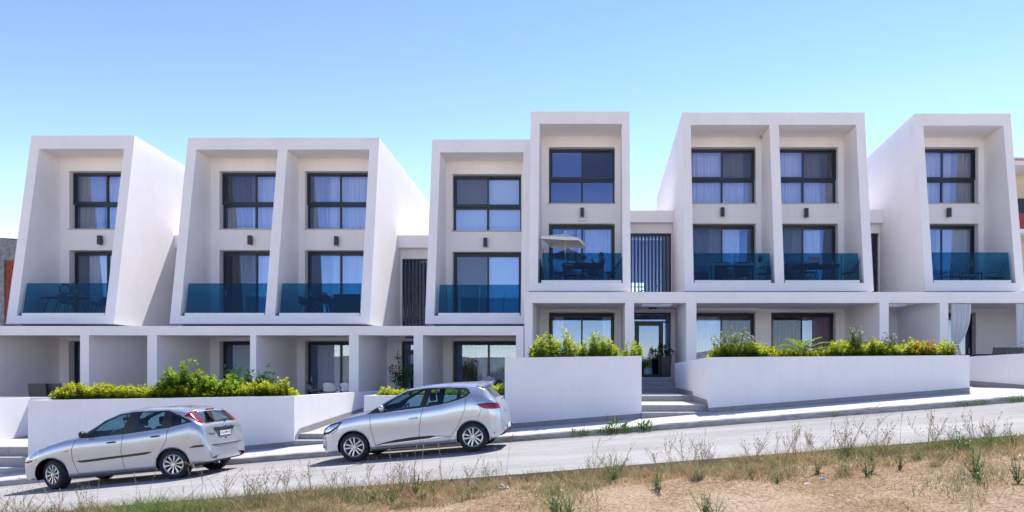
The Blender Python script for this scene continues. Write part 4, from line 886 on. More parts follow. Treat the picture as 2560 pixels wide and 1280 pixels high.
    MB().tube([(3.02, .12, 1.075), (2.97, .25, 1.10), (2.935, .45, 1.12)], .011, 6).build('rear_wiper', 'trim_black', car)
    MB().box(2.765, 2.79, -.14, .14, 1.335, 1.355).build('brake_light', 'lamp_red', car)
    MB().tube([(3.0, -.40, .26), (3.11, -.40, .25)], .025, 10).build('exhaust_pipe', 'chrome', car)
    MB().tube([(-.30, .75, .8), (-.29, .74, 1.02)], [.005, .003], 6).build('aerial', 'trim_black', car)
    MB().tube([(.98, 0, 1.24), (.98, 0, 1.08)], .008, 5).build('hanging_charm', 'black', car)
left = dict(wb=2.41, ra=.345, rr=.20, track=.79, rim='multi', steer=-R(21), fb=.945,
  zc=[(-.74, .48), (-.725, .58), (-.66, .67), (-.5, .765), (-.33, .83), (-.04, .925), (.25, .99), (.5, 1.03), (.64, 1.09), (.95, 1.295), (1.25, 1.42), (1.55, 1.475), (2.02, 1.468), (2.30, 1.45), (2.52, 1.425), (2.72, 1.375), (2.78, 1.335), (2.985, 1.06), (3.03, 1.01), (3.055, .85), (3.065, .67), (3.10, .62), (3.11, .45), (3.112, .33)],
  zl=[(-.74, .46), (-.73, .36), (-.68, .25), (-.5, .2), (0, .2), (2.5, .21), (2.8, .25), (3.0, .27), (3.09, .29), (3.112, .31)],
  hw=[(-.74, .22), (-.73, .38), (-.70, .52), (-.64, .66), (-.56, .75), (-.43, .80), (-.2, .83), (2.6, .83), (2.82, .815), (2.94, .79), (3.02, .755), (3.07, .71), (3.10, .66), (3.112, .60)],
  zb=[(-.74, .47), (-.68, .58), (-.5, .68), (-.33, .76), (-.04, .86), (.25, .925), (.45, .95), (.73, .96), (1.49, .975), (2.35, 1.025), (2.8, 1.10), (2.9, 1.07), (2.98, 1.02), (3.04, .88), (3.07, .70), (3.10, .56), (3.112, .32)],
  ze=[(-.74, .475), (-.68, .62), (-.5, .73), (-.33, .79), (-.04, .89), (.25, .96), (.50, 1.005), (.82, 1.165), (1.04, 1.30), (1.34, 1.405), (1.63, 1.43), (2.31, 1.395), (2.60, 1.34), (2.75, 1.29), (2.985, 1.04), (3.03, .97), (3.055, .80), (3.075, .65), (3.105, .5), (3.112, .325)],
  fe=[(-.74, .75), (0, .80), (.45, .82), (.82, .77), (1.2, .73), (2.3, .73), (2.7, .76), (3.0, .84), (3.11, .85)],
  windshield=(.60, 1.17), rear_glass=(2.80, 2.985, .54),
  regions=[
    ('door', 'car_paint_worn', [(.52, .95), (.45, .77), (.45, .58), (.54, .24), (1.455, .24), (1.42, .64), (1.47, .97)], .5, 6.0, .3),
    ('door', 'car_paint_worn', [(1.47, .97), (1.42, .64), (1.455, .24), (2.08, .24), (2.11, .36), (2.17, .55), (2.33, .78), (2.37, 1.025)], .5, 6.0, .3),
    ('window_surround', 'trim_black', [(.56, .975), (.73, .965), (1.49, .98), (2.35, 1.03), (2.86, 1.115), (2.58, 1.26), (2.33, 1.375), (1.63, 1.405), (1.34, 1.375), (1.04, 1.265), (.82, 1.13)], 5.9, 9.05, .3),
    ('side_window', 'car_glass', [(.80, .995), (.92, 1.13), (1.09, 1.25), (1.36, 1.35), (1.56, 1.375), (1.43, 1.0)], 6.0, 9.0, .3),
    ('side_window', 'car_glass', [(1.67, 1.015), (1.80, 1.375), (2.26, 1.345), (2.22, 1.045)], 6.0, 9.0, .3),
    ('side_window', 'car_glass', [(2.42, 1.06), (2.42, 1.30), (2.54, 1.24), (2.73, 1.125)], 6.0, 9.0, .3),
    ('tail_light', 'lamp_red', [(2.65, 1.24), (2.73, 1.325), (2.78, 1.325), (2.985, 1.075), (3.01, 1.05), (2.87, 1.115)], 7.5, 10.15, .44),
    ('headlight', 'lamp_clear', [(-.60, .62), (-.5, .72), (-.30, .80), (-.15, .83), (-.28, .71), (-.48, .62)], 3, 11, .42)],
  seams=[[(.52, .945), (.45, .77), (.45, .58), (.54, .27)], [(1.47, .965), (1.42, .64), (1.46, .27)], [(2.37, 1.02), (2.33, .78), (2.17, .55), (2.11, .36)], [(2.74, .60), (2.9, .615)], [(.54, .262), (2.08, .262)], [(-.55, .62), (-.25, .62)]],
  handles=[(1.24, .84, 'trim_black'), (2.12, .885, 'trim_black')], mirror=(.74, .99), mirror_mat='trim_black', extra=extra_left)
Xf = X(888, 13.9); make_car('silver supermini with twin-spoke alloys parked uphill, its rear near the tall planter', right, (Xf, 14.70, road_z(Xf) + .003), 'car_paint_silver')
Xf = X(134, 13.5); make_car('older silver hatchback with high red tail lights and black door mirrors, parked downhill', left, (Xf, 14.29, road_z(Xf) + .003), 'car_paint_worn')
# ---------------------------------------------------------------- furniture on the balconies and terraces
FLR, FLL = 3.73, 2.46
def shell_chair(mt='furniture_grey', label='', name='shell_chair'):
    t = thing(name, label, 'chair', group='shell chairs on the balconies and terraces'); s = MB(); n, m = 9, 8
    for i in range(n):
        u = i / (n - 1) * 2 - 1
        for j in range(m):
            v = j / (m - 1)
            if v < .45: y = -.22 + .44 * v / .45; z = .45 + .05 * u * u * 1.8 + .02 * (1 - v)
            else: q = (v - .45) / .55; y = .22 + .13 * q - .16 * u * u * (1 - .3 * q); z = .46 + .36 * q * (1 - .22 * u * u) + .12 * u * u * (1 - q)
            s.v.append((u * .25, y, z))
    for i in range(n - 1):
        for j in range(m - 1): a = i * m + j; s.f.append((a, a + m, a + m + 1, a + 1)); s.m.append(0)
    o = s.build('seat', mt, t, smooth=True); md = o.modifiers.new('solid', 'SOLIDIFY'); md.thickness = .015
    for sx in (-1, 1):
        for sy in (-1, 1): MB().tube([(sx * .14, sy * .12, .45), (sx * .23, sy * .23, 0)], .013, 6).build('leg', 'furniture_dark', t)
    return t
def sling_chair(mt='furniture_dark', label='', arms=True, name='garden_chair', group='dark garden chairs', tall=.95):
    t = thing(name, label, 'chair', group=group)
    MB().box(-.24, .24, -.24, .24, .41, .43).build('seat', mt, t)
    b = MB().prism_x([(.22, .44), (.235, .44), (.345, tall), (.33, tall)], -.23, .23); b.build('backrest', mt, t)
    for sx in (-1, 1):
        x = sx * .25; MB().tube([(x, .36, tall + .01), (x, .23, .42), (x, .34, 0)], .014, 6).build('leg', 'furniture_dark', t)
        MB().tube([(x, -.24, .64 if arms else .42), (x, -.26, 0)], .014, 6).build('leg', 'furniture_dark', t)
        if arms: MB().tube([(x, -.28, .64), (x, 0, .67), (x, .27, .65)], .02, 6).build('armrest', 'furniture_dark', t)
    return t
def folding_chair(label, group='folding chairs on the balconies'):
    t = thing('folding_chair', label, 'chair', group=group); MB().box(-.21, .21, -.22, .20, .43, .455).build('seat', 'furniture_dark', t)
    for k in range(5): MB().prism_x([(.19 + .045 * k, .50 + .1 * k), (.20 + .045 * k, .50 + .1 * k), (.23 + .045 * k, .58 + .1 * k), (.22 + .045 * k, .58 + .1 * k)], -.2, .2).build('back_slat', 'furniture_dark', t)
    for sx in (-1, 1):
        x = sx * .22; MB().tube([(x, .42, 1.02), (x, -.25, 0)], .014, 6).build('leg', 'furniture_dark', t); MB().tube([(x * .9, -.2, .46), (x * .9, .32, 0)], .014, 6).build('leg', 'furniture_dark', t)
    return t
def table(label, w, d, h, mt='furniture_dark', leg_mt=None, oval=False, frame=False, loc=(0, 0, 0), apron=.0):
    t = thing('garden_table', label, 'table', loc)
    top = MB()
    if oval: top.prism_z([(w / 2 * math.cos(a), d / 2 * math.sin(a)) for a in np.linspace(0, 2 * math.pi, 28, endpoint=False)], h - .04, h)
    else: top.box(-w / 2, w / 2, -d / 2, d / 2, h - .035 - apron, h)
    top.build('tabletop', mt, t); lm = leg_mt or mt; r = .035 if frame else .02
    for sx in (-1, 1):
        for sy in (-1, 1):
            x = sx * (w / 2 - (.04 if not oval else w * .22)); y = sy * (d / 2 - (.04 if not oval else d * .2)); k = .9 if not oval else 1.35
            if frame: MB().box(x - r, x + r, y - r, y + r, 0, h - .036).build('leg', lm, t)
            else: MB().tube([(x * (1 if not oval else .8), y, h - .036 - apron), (x * k, y, 0)], r, 6).build('leg', lm, t)
    return t
def at(px, D, z): return (X(px, D), D, z)
# far left balcony
table('dark oval dining table on the far left balcony behind teal glass', 1.9, .85, .78, oval=True, loc=at(162, 27.4, FLL))
ch = shell_chair('furniture_grey', 'grey shell chair at the left end of the oval table'); ch.location = at(82, 27.4, FLL); ch.rotation_euler.z = R(80)
c2 = place_copy(ch, at(166, 27.0, FLL), R(180), 'grey shell chair seen from behind in front of the oval table')
c3 = place_copy(ch, at(246, 27.3, FLL), R(-75), 'grey shell chair at the right end of the oval table')
def lantern(px, D, z, r, mt, label):
    t = thing('lantern', label, 'lantern', at(px, D, z)); m = MB(); n = 12
    for k in range(n):
        a = 2 * math.pi * k / n; m.tube([(r * .55 * math.cos(a), r * .55 * math.sin(a), .14), (r * math.cos(a), r * math.sin(a), .24), (r * math.cos(a), r * math.sin(a), .42), (r * .6 * math.cos(a), r * .6 * math.sin(a), .52)], .012, 5)
    m.lathe([(r * .55, .13), (r * .58, .15), (r * .55, .17)], n=16); m.lathe([(r * .58, .51), (r * .62, .53), (r * .58, .55)], n=16); m.build('cage', mt, t)
    MB().lathe([(.001, .20), (.05, .20), (.05, .36), (.001, .36)], n=14).build('candle', 'furniture_white', t)
    for k in range(3):
        a = 2 * math.pi * k / 3; MB().tube([(r * .5 * math.cos(a), r * .5 * math.sin(a), .15), (r * .7 * math.cos(a), r * .7 * math.sin(a), 0)], .012, 5).build('leg', 'furniture_dark', t)
lantern(164, 27.4, FLL + .78, .21, 'furniture_dark', 'round dark wire lantern on the oval table')
lantern(189, 27.55, FLL + .78, .14, 'wicker', 'small wicker lantern on the oval table beside the dark one')
t = thing('drying_rack', 'white metal towel rack behind the oval table', 'rack', at(220, 28.0, FLL))
for sx in (-1, 1): MB().tube([(sx * .28, 0, 0), (sx * .28, 0, 1.05), (sx * .22, 0, 1.12)], .014, 6).build('post', 'furniture_white', t)
for k in range(6): MB().tube([(-.28, 0, .3 + .15 * k), (.28, 0, .3 + .15 * k)], .009, 5).build('rail', 'furniture_white', t)
# second block, right balcony
c4 = place_copy(ch, at(766, 27.2, FLL), R(60), 'grey shell chair beside the small round table, second block')
c5 = place_copy(ch, at(822, 27.0, FLL), R(165), 'grey shell chair partly hiding the small round table, second block')
table('small round dark table on the second block\'s right balcony', 1.0, .9, .74, oval=True, loc=at(803, 27.5, FLL))
j = thing('pitcher', 'white pitcher on the small round table', 'pitcher', at(811, 27.4, FLL + .74)); MB().lathe([(.001, 0), (.09, 0), (.10, .12), (.085, .22), (.09, .25), (.08, .25), (.07, .02), (.001, .02)], n=20).build('jug', 'furniture_white', j, smooth=True); MB().tube([(.09, 0, .2), (.15, 0, .17), (.14, 0, .08), (.095, 0, .06)], .010, 6).build('handle', 'furniture_white', j)
so = thing('garden_sofa', 'high-backed charcoal sofa seen from behind on the second block\'s right balcony', 'sofa', at(868, 27.0, FLL)); MB().box(-.52, .52, -.10, .02, .12, .86).build('backrest', 'furniture_grey', so, bevel=.02); MB().box(-.52, .52, .022, .62, .18, .44).build('seat', 'furniture_grey', so, bevel=.02)
for sx in (-.48, .48):
    for sy in (-.05, .55): MB().box(sx - .02, sx + .02, sy - .02, sy + .02, 0, .12).build('leg', 'furniture_dark', so)
def broom(px0, px1, D, z0, z1, mt, label):
    b = thing('broom', label, 'broom', at(px1, D, z0)); dx = X(px0, D) - X(px1, D)
    MB().tube([(0, 0, .12), (dx, .25, z1 - z0)], .012, 6).build('handle', mt, b); MB().box(-.14, .14, -.03, .03, 0, .12).build('brush', 'furniture_grey', b)
broom(1112, 1118, 26.85, FLL, 3.62, 'stem_green', 'green-handled broom leaning on the wall left of the roller-blind door')
broom(1259, 1257, 26.9, FLL, 3.38, 'furniture_grey', 'short grey pole standing behind the glass before the roller-blind door')
# parasol balcony
pa = thing('parasol', 'cream square parasol open over the dark table, tall block balcony', 'parasol', at(1413, 27.2, FLR))
c = MB(); hz = Z(599, 27.2) - FLR; az = Z(586, 27.2) - FLR; cr = [(-.92, -.55, hz + .03), (.55, -.85, hz - .10), (.86, .45, hz - .15), (-.60, .62, hz - .10)]; ap = (0, 0, az + .05)
for i in range(4):
    a, b = Vector(cr[i]), Vector(cr[(i + 1) % 4]); pr = None; n = 6; o_ = len(c.v)
    for k in range(n + 1):
        e = a.lerp(b, k / n); sag = -.06 * math.sin(math.pi * k / n)
        for q in range(5): v = q / 4; p_ = Vector(ap).lerp(e, v); c.v.append((p_.x, p_.y, p_.z + sag * v * -.4 - .03 * math.sin(math.pi * v)))
        c.v.append((e.x, e.y, e.z - .10 + sag * .2))
    for k in range(n):
        for q in range(5): f = o_ + k * 6 + q; c.f.append((f, f + 6, f + 7, f + 1)); c.m.append(0)
cn = c.build('canopy', 'sunshade', pa)
for p_ in cr: MB().tube([(0, 0, hz - .22), tuple(Vector(ap).lerp(Vector(p_), .55) - Vector((0, 0, .03)))], .012, 5).build('strut', 'pole_cream', pa); MB().tube([tuple(Vector(ap) - Vector((0, 0, .03))), tuple(Vector(p_) - Vector((0, 0, .02)))], .010, 5).build('rib', 'pole_cream', pa)
MB().tube([(0, 0, .05), (0, 0, az + .08)], .022, 10).build('pole', 'pole_cream', pa); MB().lathe([(.001, 0), (.25, 0), (.25, .05), (.04, .08), (.001, .08)], n=20).build('base', 'furniture_grey', pa)
MB().ell((0, 0, az + .1), (.035, .035, .045), 10, 6).build('finial', 'furniture_white', pa)
tz = Z(660, 27.1) - FLR
table('dark rectangular table with a foot resting on it, tall block balcony', 1.55, .8, tz, loc=at(1457, 27.25, FLR), apron=.10)
fc = folding_chair('dark folding chair standing empty at the right end of the parasol balcony'); fc.location = at(1528, 27.0, FLR); fc.rotation_euler.z = R(-90)
place_copy(fc, at(1396, 27.1, FLR), R(95), 'dark folding chair left of the parasol pole')
place_copy(fc, at(1424, 26.9, FLR), R(170), 'dark folding chair in front of the table, parasol balcony', (1, 1, .72))
fs = thing('folded_chairs', 'folded dark chair leaning on the left wall of the parasol balcony', 'chair', at(1356, 27.3, FLR)); MB().prism_y([(-.14, .0), (.12, 0), (-.08, 1.05), (-.2, 1.05)], -.03, .03).build('frame', 'furniture_dark', fs)
broom(1356, 1366, 26.95, FLR, Z(618, 27), 'wood_red', 'red-handled broom leaning in the left corner of the parasol balcony')
# twin block balconies
table('white-framed dining table on the left balcony of the twin block', 1.72, .85, Z(662, 27) - FLR, mt='furniture_grey', leg_mt='furniture_white', frame=True, loc=at(1830, 27.1, FLR))
x0_, z0_ = X(1830, 26.68), Z(662, 27)
bd = MB().box(x0_ - .87, x0_ + .87, 26.645, 26.67, z0_ - .075, z0_ + .002).build('table_rail', 'furniture_white', bpy.data.objects['garden_table.003'] if 'garden_table.003' in bpy.data.objects else None)
if bd.parent: bd.location = -Vector(bd.parent.location)
sc_ = sling_chair(label='dark armchair at the left end of the white-framed table', tall=1.05); sc_.location = at(1744, 27.1, FLR); sc_.rotation_euler.z = R(85)
place_copy(sc_, at(1908, 27.1, FLR), R(-80), 'dark armchair at the right end of the white-framed table')
place_copy(sc_, at(1806, 27.7, FLR), R(0), 'dark armchair behind the white-framed table, nearer its left end')
place_copy(sc_, at(1856, 27.7, FLR), R(0), 'dark armchair behind the white-framed table, nearer its right end')
fg = thing('vase', 'dark two-handled vase on the chair right of the white-framed table', 'vase', at(1900, 27.0, Z(657, 27))); MB().lathe([(.001, 0), (.05, 0), (.09, .10), (.06, .20), (.035, .24), (.05, .30), (.04, .30), (.001, .24)], n=18).build('body', 'furniture_dark', fg, smooth=True)
for sx in (-1, 1): MB().tube([(sx * .05, 0, .28), (sx * .13, 0, .24), (sx * .08, 0, .12)], .012, 6).build('handle', 'furniture_dark', fg)
for px, mt, h, lb in ((1808, 'lamp_red', .07, 'small red bowl'), (1822, 'stem_green', .10, 'small green jar'), (1838, 'furniture_white', .16, 'white bottle'), (1849, 'furniture_dark', .12, 'dark cup')):
    q = MB().lathe([(.001, 0), (.04, 0), (.045, h * .6), (.025, h), (.001, h)], *at(px, 27.0, Z(662, 27) + .003), n=12).build('tableware', mt, smooth=True); tag(q, lb + ' on the white-framed table', 'tableware')
table('dark table with a red bowl on the right balcony of the twin block', 1.75, .8, Z(662, 27) - FLR, loc=at(2036, 27.2, FLR), apron=.06)
q = MB().lathe([(.001, 0), (.06, 0), (.12, .09), (.11, .09), (.001, .02)], *at(2031, 27.2, Z(662, 27) + .003), n=16).build('bowl', 'lamp_red', smooth=True); tag(q, 'red bowl on the dark table, right balcony of the twin block', 'bowl')
place_copy(fc, at(2026, 26.85, FLR), R(185), 'dark folding chair before the dark table with the red bowl')
place_copy(fc, at(2122, 27.05, FLR), R(-95), 'dark folding chair at the right wall of the twin block')
place_copy(fc, at(1972, 27.3, FLR), R(90), 'dark folding chair beside the drying towels')
t = thing('drying_rack', 'drying rack with coloured towels beside the dark table', 'rack', at(1992, 27.6, FLR))
for sx in (-1, 1): MB().tube([(sx * .55, -.2, 0), (sx * .55, .1, .95)], .012, 6).build('leg', 'furniture_white', t)
for k in range(4): MB().tube([(-.6, .1 - .06 * k, .95), (.6, .1 - .06 * k, .95)], .008, 5).build('rail', 'furniture_white', t)
for px, w, mt, lb, h in ((-.40, .16, 'cloth_pink', 'pink towel hanging on the drying rack, left end', .45), (-.15, .30, 'cloth_blue', 'blue towel hanging on the middle of the drying rack', .35), (.13, .12, 'cloth_pink', 'small pink cloth hanging right of the blue towel', .62), (.30, .16, 'cloth_yellow', 'yellow cloth hanging at the right end of the drying rack', .5)):
    m = MB(); n = 8
    for i in range(n + 1):
        u = i / n; x_ = px - w / 2 + w * u; yy = .05 * math.sin(u * 9) * .3
        for vz, vy in ((.96 - h, -.10 + yy), (.955, -.09), (.965, -.075), (.955, -.06), (.96 - h * .6, -.05 - yy)): m.v.append((x_, vy, vz))
    for i in range(n):
        for k in range(4): a = i * 5 + k; m.f.append((a, a + 5, a + 6, a + 1)); m.m.append(0)
    o = m.build('towel', mt); o.location = t.location; tag(o, lb, 'towel')
q = MB().tube([at(2103, 26.95, FLR), at(2103, 26.95, Z(639, 27))], .016, 8).build('parasol_pole', 'furniture_dark'); tag(q, 'thin dark pole standing alone near the right wall of the twin block', 'pole')
# far right balcony
def lounge(label, px, w, rz, D):
    t = thing('lounge_chair', label, 'chair', at(px, D, FLR), R(rz), group='low lounge chairs on the far right balcony')
    MB().prism_x([(-.34, .30), (.25, .24), (.25, .27), (-.34, .33)], -w / 2, w / 2).build('seat', 'furniture_dark', t)
    for k in range(7): MB().tube([(-w / 2 + w * k / 6, .25, .26), (-w / 2 + w * k / 6, .45, .72)], .010, 5).build('back_bar', 'furniture_dark', t)
    MB().tube([(-w / 2, .25, .25), (-w / 2, .46, .72), (-w / 2 + .04, .47, .76), (w / 2 - .04, .47, .76), (w / 2, .46, .72), (w / 2, .25, .25)], .016, 6).build('back_frame', 'furniture_dark', t)
    for sx in (-1, 1): MB().tube([(sx * w / 2, -.34, 0), (sx * w / 2, -.34, .45), (sx * w / 2, .38, .45), (sx * w / 2, .38, 0)], .014, 6).build('leg', 'furniture_dark', t)
lounge('low dark lounge chair facing out, left one on the far right balcony', 2388, .75, 180, 27.0); lounge('low dark lounge chair turned sideways, right one on the far right balcony', 2492, .95, 215, 27.3)
table('low white-topped coffee table between the two lounge chairs', .7, .6, .32, mt='furniture_white', leg_mt='furniture_dark', oval=True, loc=at(2421, 26.9, FLR))
table('small high dark side table beside the right lounge chair', .30, .3, .52, loc=at(2443, 27.5, FLR))
broom(2337, 2346, 26.9, FLR, Z(631, 27), 'furniture_dark', 'dark broom leaning on the left wall of the far right balcony')
# ground floor furniture
s2 = sling_chair(label='dark mesh garden chair on the far left terrace, left of two', arms=True, tall=.97); s2.location = at(108, 22.6, -1.15); s2.rotation_euler.z = R(190)
place_copy(s2, at(150, 22.8, -1.15), R(186), 'dark mesh garden chair on the far left terrace, right of two, beside the hedge')
place_copy(s2, at(2488, 22.6, FR), R(178), 'dark mesh chair behind the far right garden wall, left of two')
place_copy(s2, at(2524, 22.6, FR), R(184), 'dark mesh chair behind the far right garden wall, right of two')
table('dark terrace table beside the tied white drape', 1.1, .8, .78, loc=at(2455, 23.4, FR))
place_copy(ch, at(790, 26.0, FLL * 0 - 1.0), R(100), 'pale shell chair on the lower terrace, left of the glazed door'); w1 = shell_chair('furniture_white', 'white shell chair on the lower terrace before the glazed door'); w1.location = at(828, 25.9, -1.0); w1.rotation_euler.z = R(180)
place_copy(w1, at(872, 25.9, -1.0), R(170), 'white shell chair on the lower terrace against the fin wall')
def drape(px0, px1, lab):
    D = 25.18; z1 = 2.74; zt_ = Z(862, D); m = MB(); n = 60; xa, xb = X(px0, D), X(px1, D); xt = xa + .25; rows = 26; zb_ = -.02
    for i in range(n + 1):
        u = i / n
        for j in range(rows + 1):
            z = z1 + (zb_ - z1) * j / rows
            k = (z1 - z) / (z1 - zt_) if z > zt_ else 1 - .35 * (zt_ - z) / (zt_ - zb_) ; k = min(1, max(0, k)); wdt = (xb - xa) * (1 - .66 * k ** 2.6); x0q = xa + .02 * k
            m.v.append((x0q + wdt * u, D + .05 * math.sin(u * 52) * (1 - .3 * k) + .02 * math.sin(u * 23 + 2), z))
    for i in range(n):
        for j in range(rows): a = i * (rows + 1) + j; m.f.append((a, a + 1, a + rows + 2, a + rows + 1)); m.m.append(0)
    o = m.build('drape', 'drape', smooth=True); tag(o, lab, 'curtain', 'tied white outdoor drapes')
    wx = xa + .02; MB().lathe([((xb - xa) * .18, -.02), ((xb - xa) * .185, 0), ((xb - xa) * .18, .02)], wx + (xb - xa) * .17, D, zt_, n=16).build('tie_band', 'furniture_white', o)
drape(2378, 2428, 'tied white outdoor drape left of the dark terrace table'); drape(2541, 2600, 'tied white outdoor drape cut by the right edge of the photo')
sg = thing('sign', 'small white sign plate under the wall light above the parasol', 'sign', (0, 0, 0)); xa, xb, za, zb_ = X(1446, 28.45), X(1466, 28.45), Z(559, 28.45), Z(545, 28.45)
MB().box(xa, xb, 28.45, 28.47, za, zb_).build('plate', 'plate_white', sg, bevel=.004); text_obj('lettering', 'M SECURITY', .055, 'ink_blue', sg, ((xa + xb) / 2, 28.448, (za + zb_) / 2 - .01), (R(90), 0, 0), .001); rebase(sg, ((xa + xb) / 2, 28.47, za))
q = MB().ell(tuple(P(1905, 343, 28.35)), (.10, .09, .08), 10, 6).build('swallow_nest', 'stone_pale', smooth=True); tag(q, 'mud swallow nest under the roof, left bay of the twin block', 'nest')
q = MB().box(X(903, 24.9), X(910, 24.9), 24.9, 24.99, Z(1046, 24.9), Z(1034, 24.9)).build('meter_box', 'furniture_grey'); tag(q, 'small grey meter box on the fin wall above the hatchback windscreen', 'box')
# ---------------------------------------------------------------- people
def figure(label, joints, edges, radii, mats, root='pelvis'):
    names = list(joints); me = bpy.data.meshes.new('person'); me.from_pydata([joints[n] for n in names], [(names.index(a), names.index(b)) for a, b in edges], [])
    me.materials.append(MATS[mats]); o = bpy.data.objects.new('person', me); COL.objects.link(o); o.modifiers.new('skin', 'SKIN').use_smooth_shade = True
    for i, n in enumerate(names): r = radii[n]; me.skin_vertices[0].data[i].radius = (r, r) if not isinstance(r, tuple) else r
    me.skin_vertices[0].data[names.index(root)].use_root = True
    sb = o.modifiers.new('sub', 'SUBSURF'); sb.levels = sb.render_levels = 2
    tag(o, label, 'person'); return o
def hand(J, E_, Rr, wrist, prefix, d, side, sc=1.0):
    w = Vector(J[wrist]); d = Vector(d).normalized(); s = Vector(side).normalized(); pn = prefix + 'palm'
    J[pn] = tuple(w + d * .05); E_.append((wrist, pn)); Rr[pn] = .030
    for k, L in enumerate((.075, .085, .08, .065)):
        off = (k - 1.5) * .020; a = prefix + f'f{k}a'; b = prefix + f'f{k}b'; J[a] = tuple(w + d * .095 + s * off); J[b] = tuple(w + d * (.10 + L * .7) + s * off * 1.1 + Vector((0, 0, -.03))); E_ += [(pn, a), (a, b)]; Rr[a] = .010; Rr[b] = .008
    a = prefix + 'ta'; J[a] = tuple(w + d * .06 + s * -.055); E_.append((pn, a)); Rr[a] = .011
def head(parent, c, fwd, up, mt_skin='skin', hair=.0):
    fwd = Vector(fwd).normalized(); up = Vector(up).normalized(); right_ = fwd.cross(up).normalized(); up = right_.cross(fwd); Mx = Matrix((right_, fwd, up)).transposed().to_4x4(); Mx.translation = Vector(c)
    m = MB().ell((0, 0, 0), (.078, .098, .118), 20, 14); m.ell((0, .10, -.01), (.013, .022, .022), 8, 6); m.ell((-.08, 0, -.005), (.012, .022, .032), 8, 6); m.ell((.08, 0, -.005), (.012, .022, .032), 8, 6); m.ell((0, .055, -.085), (.042, .045, .04), 10, 8)
    h = m.build('head', mt_skin, parent, smooth=True); h.matrix_local = Mx
    f = MB()
    for sx in (-1, 1): f.ell((sx * .03, .088, .015), (.014, .010, .008), 8, 6)
    f.build('eyes', 'ink_black', h); MB().ell((0, .094, -.052), (.022, .008, .007), 8, 6).build('mouth', 'wood_red', h)
    hm = MB(); n, mm = 20, 10
    for jn in range(mm + 1):
        ph = math.pi * .62 * jn / mm
        for k in range(n):
            t = 2 * math.pi * k / n; lim = 1.0 if math.sin(t) < .3 else .62; p_ = min(ph, math.pi * .62 * lim); hm.v.append((.088 * math.sin(p_) * math.cos(t), .108 * math.sin(p_) * math.sin(t) - .006, .128 * math.cos(p_) + .004))
    for jn in range(mm):
        for k in range(n): hm.f.append((jn * n + k, (jn + 1) * n + k, (jn + 1) * n + (k + 1) % n, jn * n + (k + 1) % n)); hm.m.append(0)
    hm.build('hair', 'hair', h, smooth=True)
    if hair: MB().ell((0, -.06, -.02), (.09, .07, .13), 14, 10).build('hair', 'hair', h, smooth=True)
    return h
zf = FLR; Dm = 27.35; xs_ = lambda px: X(px, Dm)
J = dict(pelvis=(xs_(1486), Dm, zf + .50), belly=(xs_(1493), Dm, zf + .66), chest=(xs_(1503), Dm, zf + .86), neckb=(xs_(1506), Dm, zf + 1.01), neck=(xs_(1505), Dm, zf + 1.09),
  shl=(xs_(1505), Dm - .19, zf + .98), ell=(xs_(1494), Dm - .25, zf + .76), wrl=(xs_(1484), Dm - .16, zf + .93), shr=(xs_(1505), Dm + .19, zf + .98), elr=(xs_(1492), Dm + .24, zf + .78), wrr=(xs_(1483), Dm + .12, zf + .94),
  hpl=(xs_(1483), Dm - .09, zf + .49), knl=(xs_(1462), Dm - .12, zf + .86), anl=(xs_(1441), Dm - .10, tz + zf + .08), ftl=(xs_(1438), Dm - .10, tz + zf + .24),
  hpr=(xs_(1483), Dm + .09, zf + .49), knr=(xs_(1458), Dm + .12, zf + .60), anr=(xs_(1455), Dm + .12, zf + .14), ftr=(xs_(1447), Dm + .12, zf + .05))
Ed = [('pelvis', 'belly'), ('belly', 'chest'), ('chest', 'neckb'), ('neckb', 'neck'), ('neckb', 'shl'), ('shl', 'ell'), ('ell', 'wrl'), ('neckb', 'shr'), ('shr', 'elr'), ('elr', 'wrr'), ('pelvis', 'hpl'), ('hpl', 'knl'), ('knl', 'anl'), ('anl', 'ftl'), ('pelvis', 'hpr'), ('hpr', 'knr'), ('knr', 'anr'), ('anr', 'ftr')]
Rd = dict(pelvis=.14, belly=.13, chest=.15, neckb=.075, neck=.055, shl=.062, ell=.042, wrl=.028, shr=.062, elr=.042, wrr=.028, hpl=.095, knl=.058, anl=.036, ftl=.030, hpr=.095, knr=.058, anr=.036, ftr=.035)
hand(J, Ed, Rd, 'wrl', 'l', (-.6, .2, .6), (0, 1, 0)); hand(J, Ed, Rd, 'wrr', 'r', (-.6, -.2, .6), (0, 1, 0))
man = figure('bare-chested man in blue shorts seated by the parasol, one foot on the table', J, Ed, Rd, 'skin')
head(man, (xs_(1503), Dm, zf + 1.20), (-1, -.1, -.15), (0, 0, 1))
sh = MB().tube([J['hpl'], tuple(Vector(J['hpl']).lerp(Vector(J['knl']), .62))], [.125, .088], 12); sh.tube([J['hpr'], tuple(Vector(J['hpr']).lerp(Vector(J['knr']), .62))], [.125, .088], 12); sh.ell((J['pelvis'][0], Dm, J['pelvis'][2] + .01), (.16, .20, .145), 14, 10); sh.build('shorts', 'shorts_blue', man, smooth=True)
ph = MB().box(-.035, .035, -.006, .006, -.07, .07).build('phone', 'furniture_white'); ph.location = (xs_(1481.5), Dm - .04, zf + 1.06); ph.rotation_euler = (0, R(-20), R(80)); tag(ph, 'pale phone held up by the seated man', 'phone')
place_copy(sc_, (xs_(1490), Dm, zf), R(-90), 'dark armchair the bare-chested man sits in')
zf = -1.15; Dm = 21.8
